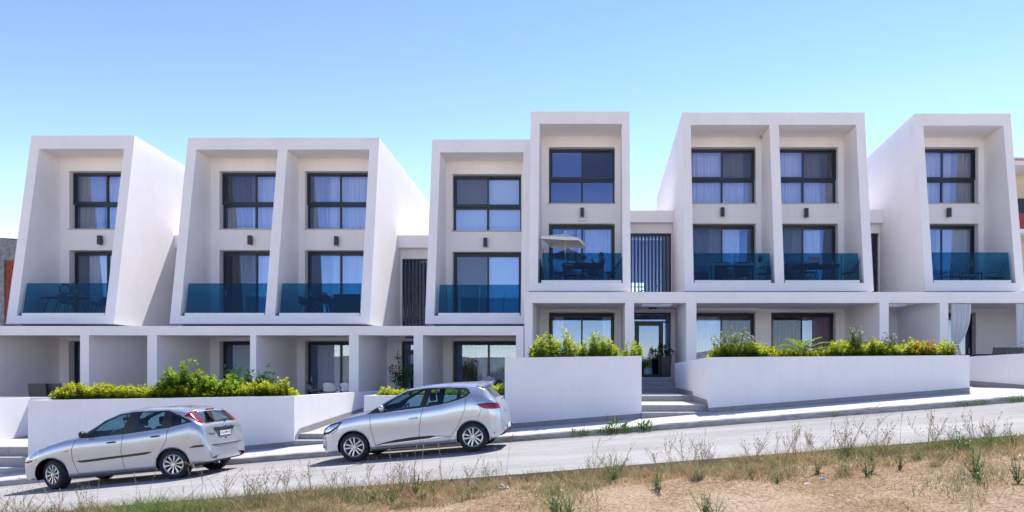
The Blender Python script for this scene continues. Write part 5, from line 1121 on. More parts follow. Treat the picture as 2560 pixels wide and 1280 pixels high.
J = dict(pelvis=(xs_(1203), Dm, zf + .86), belly=(xs_(1212), Dm, zf + .97), chest=(xs_(1226), Dm, zf + 1.06), neckb=(xs_(1237), Dm, zf + 1.04), neck=(xs_(1241), Dm, zf + 1.02),
  shl=(xs_(1233), Dm - .18, zf + 1.0), ell=(xs_(1237), Dm - .22, zf + .72), wrl=(xs_(1246), Dm - .15, zf + .52), shr=(xs_(1233), Dm + .18, zf + 1.0), elr=(xs_(1240), Dm + .22, zf + .72), wrr=(xs_(1249), Dm + .12, zf + .52),
  hpl=(xs_(1203), Dm - .10, zf + .84), knl=(xs_(1212), Dm - .13, zf + .46), anl=(xs_(1203), Dm - .13, zf + .09), ftl=(xs_(1214), Dm - .14, zf + .04), hpr=(xs_(1203), Dm + .10, zf + .84), knr=(xs_(1210), Dm + .13, zf + .46), anr=(xs_(1200), Dm + .13, zf + .09), ftr=(xs_(1211), Dm + .14, zf + .04))
Ed = Ed[:18]; Rd = {k: v for k, v in Rd.items() if k in J}
hand(J, Ed, Rd, 'wrl', 'l', (.3, .1, -1), (0, 1, 0)); hand(J, Ed, Rd, 'wrr', 'r', (.3, -.1, -1), (0, 1, 0))
wo_ = figure('dark-haired person in a grey-blue top bending forward behind the low planter', J, Ed, Rd, 'skin')
head(wo_, (xs_(1247), Dm - .02, zf + .98), (.8, -.1, -.75), (.6, 0, .8), hair=1)
sh = MB().tube([J['pelvis'], J['belly'], J['chest'], J['neckb']], [.165, .15, .175, .10], 14); sh.tube([J['neckb'], J['shl'], tuple(Vector(J['shl']).lerp(Vector(J['ell']), .45))], [.09, .085, .065], 10); sh.tube([J['neckb'], J['shr'], tuple(Vector(J['shr']).lerp(Vector(J['elr']), .45))], [.09, .085, .065], 10); sh.build('shirt', 'shirt_blue', wo_, smooth=True)
sh = MB().tube([J['pelvis'], J['hpl'], J['knl'], tuple(Vector(J['anl']) + Vector((0, 0, .04)))], [.15, .12, .085, .07], 12); sh.tube([J['pelvis'], J['hpr'], J['knr'], tuple(Vector(J['anr']) + Vector((0, 0, .04)))], [.15, .12, .085, .07], 12); sh.build('trousers', 'seat_cloth', wo_, smooth=True)
# overhead cables above the street side of the field (they show in the glass)
for i, (y, z, dz) in enumerate(((3.0, 13.4, 1.6), (3.4, 12.6, 1.2), (4.2, 15.0, -2.0))):
    pts = [(-45 + 90 * k / 40, y, z + dz * (k / 40 - .5) - 1.2 * (1 - (2 * k / 40 - 1) ** 2)) for k in range(41)]
    tag(MB().tube(pts, .018, 5).build('overhead_cable', 'black'), kind='structure')
# ---------------------------------------------------------------- vegetation
def unit(a): return a / np.maximum(np.linalg.norm(a, axis=-1, keepdims=True), 1e-9)
def leaf_quads(p, d, L, Wd, up=None, fold=.25):
    """one bent diamond per leaf: base p, direction d, length L, width Wd"""
    n = len(p); d = unit(d); r = rng.normal(size=(n, 3)) * .35 + np.array([0, 0, 1.0]); s = unit(np.cross(d, r)); nn = np.cross(s, d); L = L[:, None]; Wd = Wd[:, None]
    m = p + d * L * .45; t = p + d * L - nn * L * .18
    return np.stack([p, m + s * Wd * .5 + nn * Wd * fold, t, m - s * Wd * .5 + nn * Wd * fold], 1).reshape(-1, 3)
def blades(p, d, L, Wd, bend):
    n = len(p); d = unit(d); az = rng.uniform(0, 6.28, n); s = np.stack([np.cos(az), np.sin(az), 0 * az], -1); side = unit(np.cross(d, rng.normal(size=(n, 3)))); L = L[:, None]; Wd = Wd[:, None]; bend = bend[:, None]
    a = p; b = p + d * L * .5 + s * bend * L * .25; c = p + d * L * .93 + s * bend * L - np.array([0, 0, .25]) * bend * L
    q1 = np.stack([a - side * Wd * .5, a + side * Wd * .5, b + side * Wd * .4, b - side * Wd * .4], 1); q2 = np.stack([b - side * Wd * .4, b + side * Wd * .4, c + side * Wd * .06, c - side * Wd * .06], 1)
    return np.concatenate([q1, q2], 1).reshape(-1, 3)
def mixcol(c0, c1, t, jit=.12):
    c = np.array(c0)[None] * (1 - t[:, None]) + np.array(c1)[None] * t[:, None]; return np.clip(c * (1 + rng.normal(0, jit, (len(t), 1))), 0, 1)
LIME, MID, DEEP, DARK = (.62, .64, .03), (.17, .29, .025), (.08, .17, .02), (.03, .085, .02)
def hedge(label, env, D0, D1, zsoil, step=.055, leaf=.085, c_top=LIME, c_low=DEEP, sparse=0, cat='hedge', name='hedge', nleaf=26, under=.5, group=None, asp=.42, rise=4):
    px = np.array([e[0] for e in env]); py = np.array([e[1] for e in env]) - rise; t = thing(name, label, cat, (0, 0, 0), 0, group)
    P_, D_, L_, C_ = [], [], [], []; st = MB(); xa, xb = X(px[0], D0), X(px[-1], D0); x = xa
    while x < xb:
        for y in np.arange(D0 + .05, D1, step * 1.6):
            xx = x + rng.normal(0, step * .4); yy = y + rng.normal(0, step * .4); pq = CX + xx * F / yy; zt = Z(np.interp(pq, px, py), yy)
            hfull = zt - zsoil; h = hfull * (rng.uniform(.55, 1.0) if not sparse else rng.uniform(.5, 1.0) ** 1.2) * (.74 + .46 * float(vnoise(np.array([xx]), np.array([yy]), .22, 31)[0]))
            if pq < px[0] - 4 or pq > px[-1] + 4 or h < .05 or (sparse and rng.random() < sparse): continue
            lean = np.array([rng.normal(0, .12), rng.normal(-.05, .12), 1.0]); lean /= np.linalg.norm(lean); base = np.array([xx, yy, zsoil]); tip = base + lean * h
            if rng.random() < .5: st.tube([tuple(base), tuple(tip - lean * .02)], [.006, .003], 4, cap=False)
            lo = max(.0, 1 - under / h) if not sparse else .12; n = max(6, int(nleaf * min(1.6, (1 - lo) * h / .3))); u = np.sort(rng.uniform(lo, 1, n)) ; k = np.arange(n)
            a = k * 2.4 + rng.uniform(0, 6.28); el = .15 + .75 * np.clip((u * h - (h - .10)) / .10, 0, 1)
            d = np.stack([np.cos(a) * (1 - el * .6), np.sin(a) * (1 - el * .6), el + rng.normal(0, .18, n)], -1)
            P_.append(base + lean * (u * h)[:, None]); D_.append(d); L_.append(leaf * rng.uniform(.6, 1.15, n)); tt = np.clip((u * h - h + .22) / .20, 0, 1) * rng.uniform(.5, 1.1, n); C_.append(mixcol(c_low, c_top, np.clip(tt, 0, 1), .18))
        x += step
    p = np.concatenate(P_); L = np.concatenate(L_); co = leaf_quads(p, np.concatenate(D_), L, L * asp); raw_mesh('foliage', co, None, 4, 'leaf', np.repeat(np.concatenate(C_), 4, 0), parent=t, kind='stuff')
    if st.v: s = st.build('stems', 'stem_brown', t); s['kind'] = 'stuff'
    rebase(t, ((xa + xb) / 2, (D0 + D1) / 2, zsoil)); return t
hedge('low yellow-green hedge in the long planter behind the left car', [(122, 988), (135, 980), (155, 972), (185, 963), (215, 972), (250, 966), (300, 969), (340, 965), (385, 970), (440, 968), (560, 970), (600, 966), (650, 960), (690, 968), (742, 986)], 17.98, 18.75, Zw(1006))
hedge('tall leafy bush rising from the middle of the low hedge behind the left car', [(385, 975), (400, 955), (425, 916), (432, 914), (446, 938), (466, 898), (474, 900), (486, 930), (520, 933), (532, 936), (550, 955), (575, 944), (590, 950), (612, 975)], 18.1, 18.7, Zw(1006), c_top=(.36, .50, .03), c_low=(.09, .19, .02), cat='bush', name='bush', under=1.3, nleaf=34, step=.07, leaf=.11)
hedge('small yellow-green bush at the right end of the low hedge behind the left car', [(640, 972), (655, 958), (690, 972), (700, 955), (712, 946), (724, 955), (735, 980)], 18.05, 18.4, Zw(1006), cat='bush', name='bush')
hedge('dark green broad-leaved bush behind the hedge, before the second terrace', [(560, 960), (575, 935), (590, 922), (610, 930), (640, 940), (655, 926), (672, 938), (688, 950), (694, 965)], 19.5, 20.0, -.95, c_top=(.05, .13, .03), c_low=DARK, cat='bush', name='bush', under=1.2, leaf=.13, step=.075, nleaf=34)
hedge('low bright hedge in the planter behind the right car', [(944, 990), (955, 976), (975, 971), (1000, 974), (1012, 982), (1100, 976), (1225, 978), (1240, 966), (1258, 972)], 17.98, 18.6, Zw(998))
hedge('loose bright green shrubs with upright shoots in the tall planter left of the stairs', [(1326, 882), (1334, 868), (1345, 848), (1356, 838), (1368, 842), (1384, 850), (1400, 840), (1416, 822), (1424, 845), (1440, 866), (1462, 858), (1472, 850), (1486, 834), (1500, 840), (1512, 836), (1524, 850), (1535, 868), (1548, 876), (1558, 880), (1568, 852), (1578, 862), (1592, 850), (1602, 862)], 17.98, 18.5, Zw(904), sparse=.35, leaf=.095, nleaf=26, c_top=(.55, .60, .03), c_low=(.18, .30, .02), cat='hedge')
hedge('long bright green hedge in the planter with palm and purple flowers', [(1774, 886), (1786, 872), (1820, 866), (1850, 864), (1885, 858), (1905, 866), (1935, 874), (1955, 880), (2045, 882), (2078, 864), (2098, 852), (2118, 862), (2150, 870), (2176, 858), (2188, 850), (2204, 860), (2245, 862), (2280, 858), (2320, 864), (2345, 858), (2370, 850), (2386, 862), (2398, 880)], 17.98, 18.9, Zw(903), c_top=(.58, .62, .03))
hedge('orange-tipped young shoots in the hedge near the right end of the long planter', [(2268, 866), (2280, 858), (2300, 860), (2316, 852), (2336, 862)], 18.0, 18.25, Zw(903), c_top=(.62, .26, .08), c_low=(.25, .26, .04), cat='shoots', name='orange_shoots', under=.2)
def ruellia(label, pxc, pyt, wpx, D, zs, n=26, seed=1):
    r = np.random.default_rng(seed); t = thing('flowering_shrub', label, 'shrub', (0, 0, 0), 0, 'purple flowering shrubs in the long planter'); st = MB(); P_, D_, L_, FP = [], [], [], []
    H = Z(pyt, D) - zs; xc = X(pxc, D); hw = wpx * D / F / 2
    for i in range(n):
        ang = r.uniform(0, 6.28); rad = hw * r.uniform(.1, 1) ** .7; h = H * (1 - .35 * (rad / hw) ** 2) * r.uniform(.7, 1); b = np.array([xc + rad * .25 * math.cos(ang), D + rad * .2 * math.sin(ang), zs]); tp = np.array([xc + rad * math.cos(ang), D + rad * .8 * math.sin(ang), zs + h]); md = b * .45 + tp * .55 + np.array([0, 0, .05]); pts = [b, (b + md) / 2, md, (md + tp) / 2, tp]
        st.tube([tuple(q) for q in pts], [.005, .004, .004, .003, .002], 4, cap=False)
        m = 52; u = r.uniform(.15, 1, m); q = b + (tp - b) * u[:, None]; a = r.uniform(0, 6.28, m); P_.append(q); D_.append(np.stack([np.cos(a), np.sin(a), r.uniform(.1, .9, m)], -1)); L_.append(r.uniform(.06, .12, m))
        if r.random() < .62: FP.append(tp + r.normal(0, .02, 3))
        if r.random() < .25: FP.append(b + (tp - b) * .8 + r.normal(0, .06, 3))
    p = np.concatenate(P_); L = np.concatenate(L_); c = mixcol((.07, .13, .03), (.32, .42, .09), r.random(len(p)), .15); raw_mesh('foliage', leaf_quads(p, np.concatenate(D_), L, L * .27), None, 4, 'leaf', np.repeat(c, 4, 0), parent=t, kind='stuff')
    st.build('stems', 'stem_brown', t)['kind'] = 'stuff'
    for f in FP:
        a0 = r.uniform(0, 6.28); k = np.arange(5) * 1.2566 + a0; dd = np.stack([np.cos(k), -.5 - .3 * np.sin(k * 2), np.sin(k)], -1); raw_mesh('flower', leaf_quads(np.repeat(f[None], 5, 0), dd, np.full(5, .034), np.full(5, .034)), None, 4, 'flower', np.repeat(mixcol((.50, .36, .72), (.66, .52, .84), r.random(5), .05), 4, 0), parent=t)
    rebase(t, (xc, D, zs)); return t
ruellia('broad purple-flowered shrub at the left end of the long planter', 1836, 812, 120, 18.2, Zw(903), 44, 1)
ruellia('upright purple-flowered shrub in the middle of the long planter, right of the palm', 2139, 808, 52, 18.3, Zw(903), 22, 2)
ruellia('thin purple-flowered shrub before the fin wall, right part of the long planter', 2218, 824, 62, 18.3, Zw(903), 15, 3)
def palm():
    D = 18.2; t = thing('palm', 'small bright green palm between the hedge and the red-curtained door', 'palm', (0, 0, 0)); b = np.array([X(2005, D), D, Zw(893)])
    for i, (az, el, Lf) in enumerate([(-2.9, .75, .75), (-2.6, 1.1, .70), (3.0, .45, .62), (-.3, .85, .80), (.1, .6, .85), (-.5, 1.15, .72), (-1.6, 1.2, .55), (1.5, 1.0, .6), (.5, .35, .7), (2.6, .9, .65), (-1.2, .9, .5), (3.6, .3, .5)]):
        pts = []; hd = np.array([math.cos(az), math.sin(az) * .6, 0]); p = b.copy(); e_ = el + .15
        for k in range(12): pts.append(p.copy()); p = p + (hd * math.cos(e_) + np.array([0, 0, math.sin(e_)])) * Lf * 1.05 / 11; e_ -= .085 * (1 + k * .06)
        pts = np.array(pts); fr = MB().tube([tuple(q) for q in pts], [.009 - .0006 * k for k in range(12)], 5, cap=False).build('frond', 'stem_green', t)
        P_, D_, L_ = [], [], []
        for k in np.linspace(2, 11, 34):
            q = pts[int(min(k, 10))] + (pts[min(int(k) + 1, 11)] - pts[int(min(k, 10))]) * (k - int(k)); ax = unit(pts[min(int(k) + 1, 11)] - pts[max(int(k) - 1, 0)]); sd = np.cross(ax, [0, 0, 1.0]); sd = unit(sd)
            for s_ in (-1, 1): P_.append(q); D_.append(ax * .75 + sd * s_ * .8 + np.array([0, 0, .22])); L_.append(.20 * math.sin(math.pi * (.15 + .8 * (k - 2) / 10)) + .05)
        n = len(P_); c = mixcol((.14, .25, .02), (.34, .44, .03), rng.random(n), .1); raw_mesh('leaflets', leaf_quads(np.array(P_), np.array(D_), np.array(L_), np.full(n, .016)), None, 4, 'leaf', np.repeat(c, 4, 0), parent=fr, kind='stuff')
    rebase(t, tuple(b)); return t
palm()
def blob_leaves(parent, blobs, n, leaf, c0, c1, name='foliage', asp=.5):
    P_, D_ = [], []
    w = np.array([b[3] ** 2 for b in blobs]); w = w / w.sum()
    for b, k in zip(blobs, (w * n).astype(int)):
        v = unit(rng.normal(size=(k, 3))) * (rng.random((k, 1)) ** .4); P_.append(np.array(b[:3]) + v * np.array([b[3], b[3], b[3] * (b[4] if len(b) > 4 else 1)])); D_.append(v + rng.normal(0, .5, (k, 3)) + np.array([0, 0, .2]))
    p = np.concatenate(P_); L = leaf * rng.uniform(.6, 1.2, len(p)); return raw_mesh(name, leaf_quads(p, np.concatenate(D_), L, L * asp), None, 4, 'leaf', np.repeat(mixcol(c0, c1, rng.random(len(p))), 4, 0), parent=parent, kind='stuff')
t = thing('potted_plant', 'tall potted climber with a pink flower head in the lower porch', 'potted plant', (0, 0, 0)); D = 24.2; x = X(1002, D)
MB().lathe([(.001, 0), (.20, 0), (.26, .48), (.24, .48), (.20, .42), (.001, .42)], x, D, -1.13, n=24).build('pot', 'pot_grey', t, smooth=False); MB().tube([(x, D, -.72), (x + .02, D, -.3), (x - .05, D, .2), (x - .12, D, .85)], [.02, .018, .014, .008], 6).build('stem', 'stem_brown', t)
blob_leaves(t, [(x + .02, D, -.35, .20, 1.3), (x - .18, D, .02, .20, 1), (x + .20, D, .0, .20, 1), (x + .03, D, .15, .26, 1), (x + .30, D, .32, .12, 1.6), (x - .30, D, .32, .12, 1.2), (x - .08, D, .65, .13, 2.2)], 900, .09, DARK, (.05, .12, .03)); blob_leaves(t, [(x - .04, D - .18, .32, .09, 1)], 60, .05, (.55, .12, .16), (.7, .3, .3), 'flower'); rebase(t, (x, D, -1.13))
t = thing('potted_plant', 'dark square pot with leafy plant beside the glazed entrance door', 'potted plant', (0, 0, 0)); D = 26.6; x = X(1664.5, D); z0 = FR
MB().add([(x - .15, D - .15, z0), (x + .15, D - .15, z0), (x + .15, D + .15, z0), (x - .15, D + .15, z0), (x - .21, D - .21, z0 + .80), (x + .21, D - .21, z0 + .80), (x + .21, D + .21, z0 + .80), (x - .21, D + .21, z0 + .80)], [(0, 1, 2, 3), (0, 1, 5, 4), (1, 2, 6, 5), (2, 3, 7, 6), (3, 0, 4, 7), (4, 5, 6, 7)]).build('pot', 'pot_dark', t)
blob_leaves(t, [(x - .12, D, z0 + 1.0, .20, 1.2), (x + .14, D, z0 + .92, .16, 1), (x - .16, D, z0 + 1.2, .10, 1.4)], 260, .12, DARK, (.06, .14, .035)); rebase(t, (x, D, z0))

# trees far behind the camera side of the field (seen only in the glass)
def tree(label, x, y, z, h, cr):
    t = thing('tree', label, 'tree', (0, 0, 0), 0, 'trees across the field'); MB().tube([(x, y, z), (x + .1, y, z + h * .35), (x, y, z + h * .7)], [.25, .18, .08], 8).build('trunk', 'stem_brown', t)
    bl = [(x + rng.normal(0, cr * .45), y + rng.normal(0, cr * .45), z + h * .62 + rng.normal(0, h * .12), cr * rng.uniform(.35, .6), .8) for _ in range(12)]; blob_leaves(t, bl, 2600, .5, (.02, .045, .012), (.05, .085, .025), 'crown'); rebase(t, (x, y, z))
for i, (x, y, h, cr) in enumerate([(3.5, -38, 7.5, 3.2), (-9, -46, 5.5, 2.4), (-14, -50, 4.5, 2.2), (16, -44, 5, 2.6), (24, -52, 6, 3), (-30, -48, 6, 3), (9, -60, 6, 3.2), (-22, -60, 6, 3)]): tree('dark leafy tree across the field', x, y, -4.5, h + 2, cr)

# weeds along the kerb
def weed_clump(label, px, D, w, h, n, group='green weeds growing along the kerb'):
    t = thing('kerb_weed', label, 'weed', (0, 0, 0), 0, group); x = X(px, D); z = road_z(x)
    b = np.array([x, D, z]) + rng.normal(0, 1, (n, 3)) * np.array([w * .4, .03, 0]); a = rng.uniform(0, 6.28, n); d = np.stack([np.cos(a) * .9, np.sin(a) * .5 - .2, rng.uniform(.4, 1.6, n)], -1); L = h * rng.uniform(.2, .5, n); p = b + unit(d) * (h * rng.uniform(0, .55, n))[:, None]
    raw_mesh('leaves', leaf_quads(p, d, L, L * .28), None, 4, 'leaf', np.repeat(mixcol((.05, .12, .02), (.15, .26, .04), rng.random(n)), 4, 0), parent=t, kind='stuff')
    st = MB()
    for k in range(5): q = b[k % n]; st.tube([tuple(q), tuple(q + np.array([rng.normal(0, .05), 0, h * rng.uniform(.6, 1.1)]))], [.004, .002], 4, cap=False)
    st.build('stems', 'stem_green', t)['kind'] = 'stuff'; rebase(t, (x, D, z))
for i, (px, w, h, n, lb) in enumerate([(1452, .35, .28, 60, 'sprawling green weed at the kerb foot below the tall planter, leftmost clump'), (1512, .45, .20, 80, 'dense green weed clump at the kerb foot left of the stairs'), (1540, .2, .5, 60, 'tall thin weed at the kerb foot just left of the stairs'), (1575, .25, .2, 50, 'low green weed at the kerb foot in line with the stairs'), (1611, .2, .36, 70, 'bushy green weed at the kerb foot directly below the stairs'), (1280, .12, .12, 24, 'tiny green weed at the kerb behind the right car'), (1325, .15, .12, 24, 'tiny green weed at the kerb right of the right car'), (2085, .1, .16, 20, 'lone thin weed at the kerb before the long planter'), (2405, .4, .14, 70, 'low weeds at the kerb near the right edge, left clump'), (2450, .5, .16, 80, 'low weeds at the kerb near the right edge, middle clump'), (2545, .4, .2, 80, 'low weeds at the kerb cut by the right edge')]): weed_clump(lb, px, 15.66, w, h, n)

# field: straw, green grass, litter
def field_points(n, D0, D1, px0, px1, pw=1.0):
    D = D0 + (D1 - D0) * rng.random(n) ** pw; px = rng.uniform(px0, px1, n); x = (px - CX) * D / F; return x, D, dirt_z(x, D), px
STR, BRN, OLV, GRN = (.70, .54, .33), (.36, .23, .12), (.24, .25, .09), (.09, .17, .035)
N_ = 300000; x, y, z, px = field_points(N_, 5.0, 9.98, -60, 2620, .75)
edge = np.clip((y - 8.2) / 1.6, 0, 1); left = np.clip((1500 - px) / 700, 0, 1); cover = np.clip(.34 + .7 * edge + .5 * left + (vnoise(x, y, .9, 11) - .5) * 1.5 + (vnoise(x, y, .3, 12) - .5) * .8, .06, 1)
k = rng.random(N_) < cover; x, y, z, edge, left = x[k], y[k], z[k], edge[k], left[k]; n = len(x)
flat = rng.random(n) < np.where(edge > .5, .55, .88); a = rng.uniform(0, 6.28, n); up = np.where(flat, rng.uniform(.05, .35, n), rng.uniform(.8, 3, n)); hgt = np.where(flat, rng.uniform(.03, .10, n), (.05 + .18 * edge * rng.random(n) ** 2 + .10 * left * rng.random(n)) * rng.uniform(.5, 1.3, n))
d = np.stack([np.cos(a), np.sin(a), up], -1); g = vnoise(x, y, .7, 21); tone = rng.random(n); c = mixcol(STR, BRN, np.clip(tone * 1.1 - .2 + .2 * edge, 0, 1), .2); gm = (g > .58) & (rng.random(n) < .55) & ~flat; c[gm] = mixcol(OLV, GRN, rng.random(gm.sum()), .2)
raw_mesh('dry_grass', blades(np.stack([x, y, z - .005], -1), d, hgt, rng.uniform(.003, .007, n), rng.uniform(0, .5, n)), None, 4, 'dry_grass', np.repeat(c, 8, 0), kind='stuff')['label'] = 'dry straw-coloured grass covering the dirt field'
def patch(pxc, Dc, wpx, dd, n, h0, h1, c0, c1, wd=.006):
    px = rng.normal(pxc, wpx, n); D = np.clip(rng.normal(Dc, dd, n), 6.0, 9.98); x = (px - CX) * D / F; a = rng.uniform(0, 6.28, n); d = np.stack([np.cos(a) * .55, np.sin(a) * .4, np.ones(n)], -1)
    return blades(np.stack([x, D, dirt_z(x, D)], -1), d, rng.uniform(h0, h1, n), np.full(n, wd) * rng.uniform(.6, 1.3, n), rng.uniform(.1, .8, n)), np.repeat(mixcol(c0, c1, rng.random(n), .2), 8, 0)
A, B = [], []
for args in tuple((float(rng.uniform(-40, 2600)), float(rng.uniform(8.3, 9.85)), float(rng.uniform(8, 30)), float(rng.uniform(.04, .15)), int(rng.uniform(60, 220)), .05, float(rng.uniform(.12, .26)), [(.16, .2, .07), (.42, .30, .15), (.30, .2, .1)][i % 3], (.62, .48, .27)) for i in range(170)) + ((370, 9.0, 55, .35, 900, .15, .50, (.10, .19, .04), (.26, .32, .09)), (470, 9.1, 60, .3, 800, .12, .42, (.10, .19, .04), (.36, .36, .14)), (560, 9.3, 40, .3, 350, .1, .34, (.12, .2, .05), (.45, .38, .2)), (250, 9.2, 60, .3, 450, .1, .30, (.16, .2, .06), (.45, .36, .2)), (80, 9.1, 80, .35, 900, .08, .28, (.16, .2, .06), (.42, .3, .17)), (640, 9.5, 70, .25, 500, .08, .3, (.14, .2, .05), (.48, .4, .24)), (760, 9.6, 50, .2, 450, .08, .30, (.14, .2, .05), (.5, .42, .26)), (900, 9.3, 90, .4, 500, .08, .26, (.12, .2, .05), (.5, .42, .26)), (1200, 9.0, 40, .4, 350, .08, .24, (.14, .2, .05), (.5, .4, .24)), (1530, 9.4, 35, .3, 300, .1, .30, (.10, .18, .04), (.45, .38, .2)), (1690, 9.4, 40, .2, 400, .08, .26, (.2, .24, .08), (.52, .44, .24)), (1780, 9.3, 40, .2, 350, .08, .24, (.14, .22, .05), (.5, .44, .24)), (1920, 9.1, 40, .3, 350, .08, .22, (.12, .2, .05), (.5, .42, .22)), (2130, 9.5, 50, .2, 450, .08, .28, (.08, .18, .03), (.4, .38, .15)), (2240, 9.5, 50, .2, 400, .08, .26, (.1, .18, .04), (.42, .38, .16)), (2400, 9.5, 50, .2, 600, .08, .30, (.07, .16, .03), (.34, .34, .12)), (2500, 9.5, 50, .25, 500, .08, .28, (.08, .17, .03), (.34, .34, .12)), (2420, 7.2, 70, .5, 450, .06, .22, (.12, .19, .06), (.4, .38, .2)), (1420, 7.6, 40, .5, 350, .06, .24, (.14, .22, .04), (.4, .38, .14))):
    q = patch(*args); A.append(q[0]); B.append(q[1])
raw_mesh('grass', np.concatenate(A), None, 4, 'dry_grass', np.concatenate(B), kind='stuff')['label'] = 'green and straw grass tufts along the edge of the field'
# tall single weeds: three kinds, copied
def weed_proto(kind, seed):
    r = np.random.default_rng(seed); nm, lb, grp = {'leafy': ('leafy_weed', 'upright leafy green weed growing at the edge of the dry field', 'leafy green weeds in the dry field'), 'stalk': ('dry_stalk', 'thin dry branching stalk with pale seed heads standing before the road', 'dry seed stalks in the field'), 'plume': ('grass_stalk', 'tall thin grass stalk with a drooping seed head standing before the road', 'tall grass stalks in the field')}[kind]
    t = thing(nm, lb, 'weed', (0, 0, 0), 0, grp); st = MB(); P_, D_, L_ = [], [], []; S_ = MB()
    if kind == 'leafy':
        for i in range(8):
            h = r.uniform(.06, .25); dx, dy = r.normal(0, .07, 2); p1 = np.array([dx * .3, dy * .3, h * .4]); p2 = np.array([dx, dy, h]); st.tube([(0, 0, 0), tuple(p1), tuple(p2)], [.0035, .003, .0015], 4, cap=False); m = 20; u = r.uniform(.15, 1, m); q = p2 * u[:, None]; a = r.uniform(0, 6.28, m); P_.append(q); D_.append(np.stack([np.cos(a), np.sin(a), r.uniform(.2, 1.1, m)], -1)); L_.append(r.uniform(.02, .05, m))
        p = np.concatenate(P_); L = np.concatenate(L_); raw_mesh('leaves', leaf_quads(p, np.concatenate(D_), L, L * .26), None, 4, 'leaf', np.repeat(mixcol((.10, .17, .04), (.26, .30, .10), r.random(len(p))), 4, 0), parent=t, kind='stuff'); st.build('stems', 'stem_green', t)['kind'] = 'stuff'
    elif kind == 'stalk':
        for i in range(3):
            h = r.uniform(.2, .42); dx, dy = r.normal(0, .10, 2); p2 = np.array([dx, dy, h]); st.tube([(0, 0, 0), (dx * .3, dy * .3, h * .5), tuple(p2)], [.0028, .0022, .0014], 4, cap=False)
            for j in range(7):
                u = r.uniform(.45, .95); b = p2 * u; e_ = b + np.array([r.normal(0, .06), r.normal(0, .04), r.uniform(.04, .14)]); st.tube([tuple(b), tuple(e_)], [.0015, .001], 3, cap=False); S_.ell(tuple(e_), (.005, .005, .006), 6, 4)
            S_.ell(tuple(p2), (.007, .007, .008), 6, 4)
        st.build('stems', 'straw', t)['kind'] = 'stuff'; S_.build('seed_heads', 'seed', t)['kind'] = 'stuff'
    else:
        h = r.uniform(.45, .7); dx = r.normal(0, .15); pts = [(dx * u * u, r.normal(0, .004), h * (u - .12 * u ** 4)) for u in np.linspace(0, 1, 9)]; st.tube(pts, [.0028 - .0002 * i for i in range(9)], 4, cap=False); st.build('stem', 'straw', t)
        e_ = np.array(pts[-1]); dr_ = unit(np.array(pts[-1]) - np.array(pts[-3])); m = 26; u = r.random(m); q = e_ - dr_ * (u * .12)[:, None]; raw_mesh('seed_head', leaf_quads(q, dr_ + r.normal(0, .5, (m, 3)), np.full(m, .022), np.full(m, .006)), None, 4, 'dry_grass', np.repeat(mixcol((.45, .33, .2), (.35, .2, .13), r.random(m)), 4, 0), parent=t, kind='stuff')
    return t
mat('straw', (.36, .27, .15), .9); mat('seed', (.36, .28, .12), .9)
KIDMAP = {}
def merge(protos, spots, name, label):          # nobody could count these: one object
    bm = bmesh.new(); ms = []; cl = bm.verts.layers.float_color.new('Col')
    for i, (px, D, sc) in enumerate(spots):
        x = X(px, D); z = float(dirt_z(np.array([x]), np.array([D]))[0]) - .01; Mx = Matrix.Translation((x, D, z)) @ Matrix.Rotation(rng.uniform(0, 6.28), 4, 'Z') @ Matrix.Scale(sc, 4)
        for q in KIDS(protos[i % len(protos)]):
            m_ = q.data.materials[0]; mi = ms.index(m_) if m_ in ms else (ms.append(m_) or len(ms) - 1); n0 = len(bm.verts); f0 = len(bm.faces); bm.from_mesh(q.data); bm.verts.ensure_lookup_table(); bm.faces.ensure_lookup_table()
            for v in bm.verts[n0:]: v.co = Mx @ v.co
            for f in bm.faces[f0:]: f.material_index = mi
    me = bpy.data.meshes.new(name); bm.to_mesh(me); bm.free(); [me.materials.append(m_) for m_ in ms]; o = bpy.data.objects.new(name, me); COL.objects.link(o); o['kind'] = 'stuff'; o['label'] = label
    for p in protos:
        for q in KIDS(p): bpy.data.objects.remove(q)
        bpy.data.objects.remove(p)
def drop(protos, spots):
    for i, (px, D, sc) in enumerate(spots):
        p = protos[i % len(protos)]; x = X(px, D)
        if p.get('used'): c = p.copy(); COL.objects.link(c); [(lambda q: (COL.objects.link(q), setattr(q, 'parent', c)))(k_.copy()) for k_ in KIDMAP[p.name]]
        else: c = p; KIDMAP[p.name] = KIDS(p)
        where = 'below the left car' if px < 400 else 'between the cars' if px < 800 else 'below the right car' if px < 1262 else 'below the tall planter' if px < 1604 else 'below the entrance stairs' if px < 1772 else 'below the palm planter' if px < 2100 else 'below the purple flowers' if px < 2424 else 'near the right edge'
        c['label'] = 'leafy green weed ' + where + (', at the road edge' if D > 9.15 else ', inside the field' if D > 8.0 else ', low in the photo')
        c.location = (x, D, float(dirt_z(np.array([x]), np.array([D]))[0]) - .01); c.rotation_euler = (0, 0, rng.uniform(0, 6.28)); c.scale = (sc, sc, sc); p['used'] = 1
LP = [weed_proto('leafy', s) for s in (1, 2, 3, 4)]; SP = [weed_proto('stalk', s) for s in (5, 6, 7, 8)]; GP = [weed_proto('plume', s) for s in (9, 10, 11, 12, 13)]
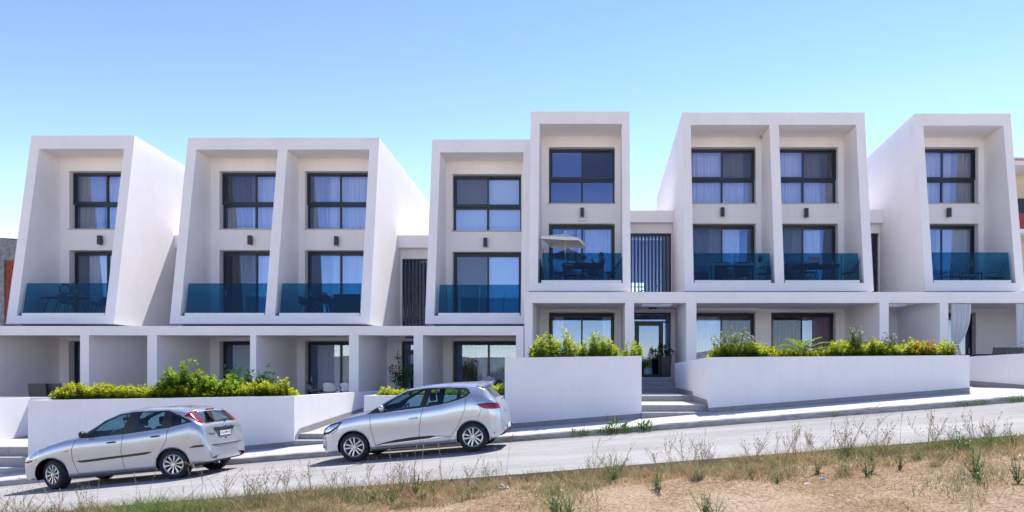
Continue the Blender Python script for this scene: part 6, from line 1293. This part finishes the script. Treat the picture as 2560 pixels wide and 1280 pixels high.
lf_ = [(640, 9.8, 1.1), (655, 9.4, .9), (1005, 9.5, 1.2), (1040, 9.1, 1.4), (1055, 8.6, 1.2), (1085, 9.0, 1.0), (1150, 8.8, .9), (1215, 9.6, 1.0), (1270, 9.6, .9), (1320, 9.6, .9), (1385, 7.4, 1.3), (1400, 7.0, 1.4), (1425, 7.2, 1.2), (1528, 9.3, 1.5), (1532, 8.9, 1.2), (1640, 8.2, 1.1), (1648, 8.0, .9), (1760, 6.7, 1.3), (1790, 6.6, 1.1), (1930, 8.8, .8), (1945, 8.0, .8), (2045, 8.6, 1.0), (2112, 9.5, 1.3), (2120, 9.3, 1.0), (2178, 9.0, 1.0), (2168, 8.2, 1.1), (2178, 8.3, .9), (2250, 8.3, 1.1), (2395, 9.4, 1.5), (2402, 9.2, 1.2), (2420, 9.0, 1.2), (2436, 7.4, 1.5), (2450, 7.1, 1.2), (2480, 9.3, 1.1), (2540, 9.2, 1.2), (2545, 6.9, 1.2), (130, 9.3, 1.2), (200, 9.5, 1.0), (310, 9.2, 1.0), (395, 9.0, 1.2), (870, 9.3, .9), (930, 9.0, 1.1), (980, 8.8, 1.2), (1180, 8.6, 1.1), (1880, 8.4, .8), (2300, 8.9, .8), (2350, 8.7, .7)]
drop(LP, lf_)
sp_ = [(rng.uniform(*r_), rng.uniform(9.2, 9.9), rng.uniform(.8, 1.3)) for r_, n_ in (((0, 250), 10), ((560, 900), 14), ((900, 1300), 12), ((1450, 1560), 5), ((1640, 1800), 9), ((1880, 2080), 9), ((2080, 2560), 16)) for _ in range(n_)]
merge(SP, sp_, 'dry_stalks', 'thin dry branching stalks with seed heads standing along the field edge')
gp_ = [(rng.uniform(*r_), rng.uniform(8.9, 9.8), rng.uniform(.8, 1.25)) for r_, n_ in (((20, 300), 8), ((300, 620), 12), ((700, 1060), 10), ((1100, 1500), 7), ((1600, 2560), 12)) for _ in range(n_)]
merge(GP, gp_, 'grass_stalks', 'tall thin grass stalks with drooping seed heads along the field edge')
for o in list(bpy.data.objects):
    if 'used' in o.keys(): del o['used']
# pebbles (past counting) and bits of litter
pb = MB()
for i in range(900):
    D = rng.uniform(5.2, 9.9); px = rng.uniform(-20, 2580); x = X(px, D); s = rng.uniform(.004, .014) * (1 if rng.random() < .93 else 1.8); z = float(dirt_z(np.array([x]), np.array([D]))[0]); o_ = len(pb.v)
    q = np.array([(1, 0, 0), (-1, 0, 0), (0, 1, 0), (0, -1, 0), (0, 0, .7), (0, 0, -.6)]) * s * rng.uniform(.7, 1.3, (6, 3)); pb.add([(x + a, D + b, z + c + s * .2) for a, b, c in q], [(0, 2, 4), (2, 1, 4), (1, 3, 4), (3, 0, 4), (2, 0, 5), (1, 2, 5), (3, 1, 5), (0, 3, 5)])
tag(pb.build('pebbles', 'stone_pale'), 'pale pebbles scattered over the dirt field', kind='stuff')
for px, D, s, mt, lb in ((2056, 8.35, .04, 'litter_blue', 'crumpled blue plastic scrap lying in the dry field'), (2019, 7.9, .035, 'litter_white', 'white paper scrap left of the leafy weeds in the dry field'), (2412, 7.3, .04, 'litter_white', 'white scrap under the spreading green tuft at the right of the field'), (1258, 9.1, .09, 'stone_pale', 'pale flat stone at the edge of the field below the right car')):
    x = X(px, D); z = float(dirt_z(np.array([x]), np.array([D]))[0]); m = MB().ell((0, 0, 0), (s, s * .7, s * .5), 9, 6)
    m.v = [tuple(np.array(v) * rng.uniform(.7, 1.25)) for v in m.v]; o = m.build('stone' if mt == 'stone_pale' else 'litter', mt); o.location = (x, D, z + s * .25); tag(o, lb, 'stone' if mt == 'stone_pale' else 'litter')
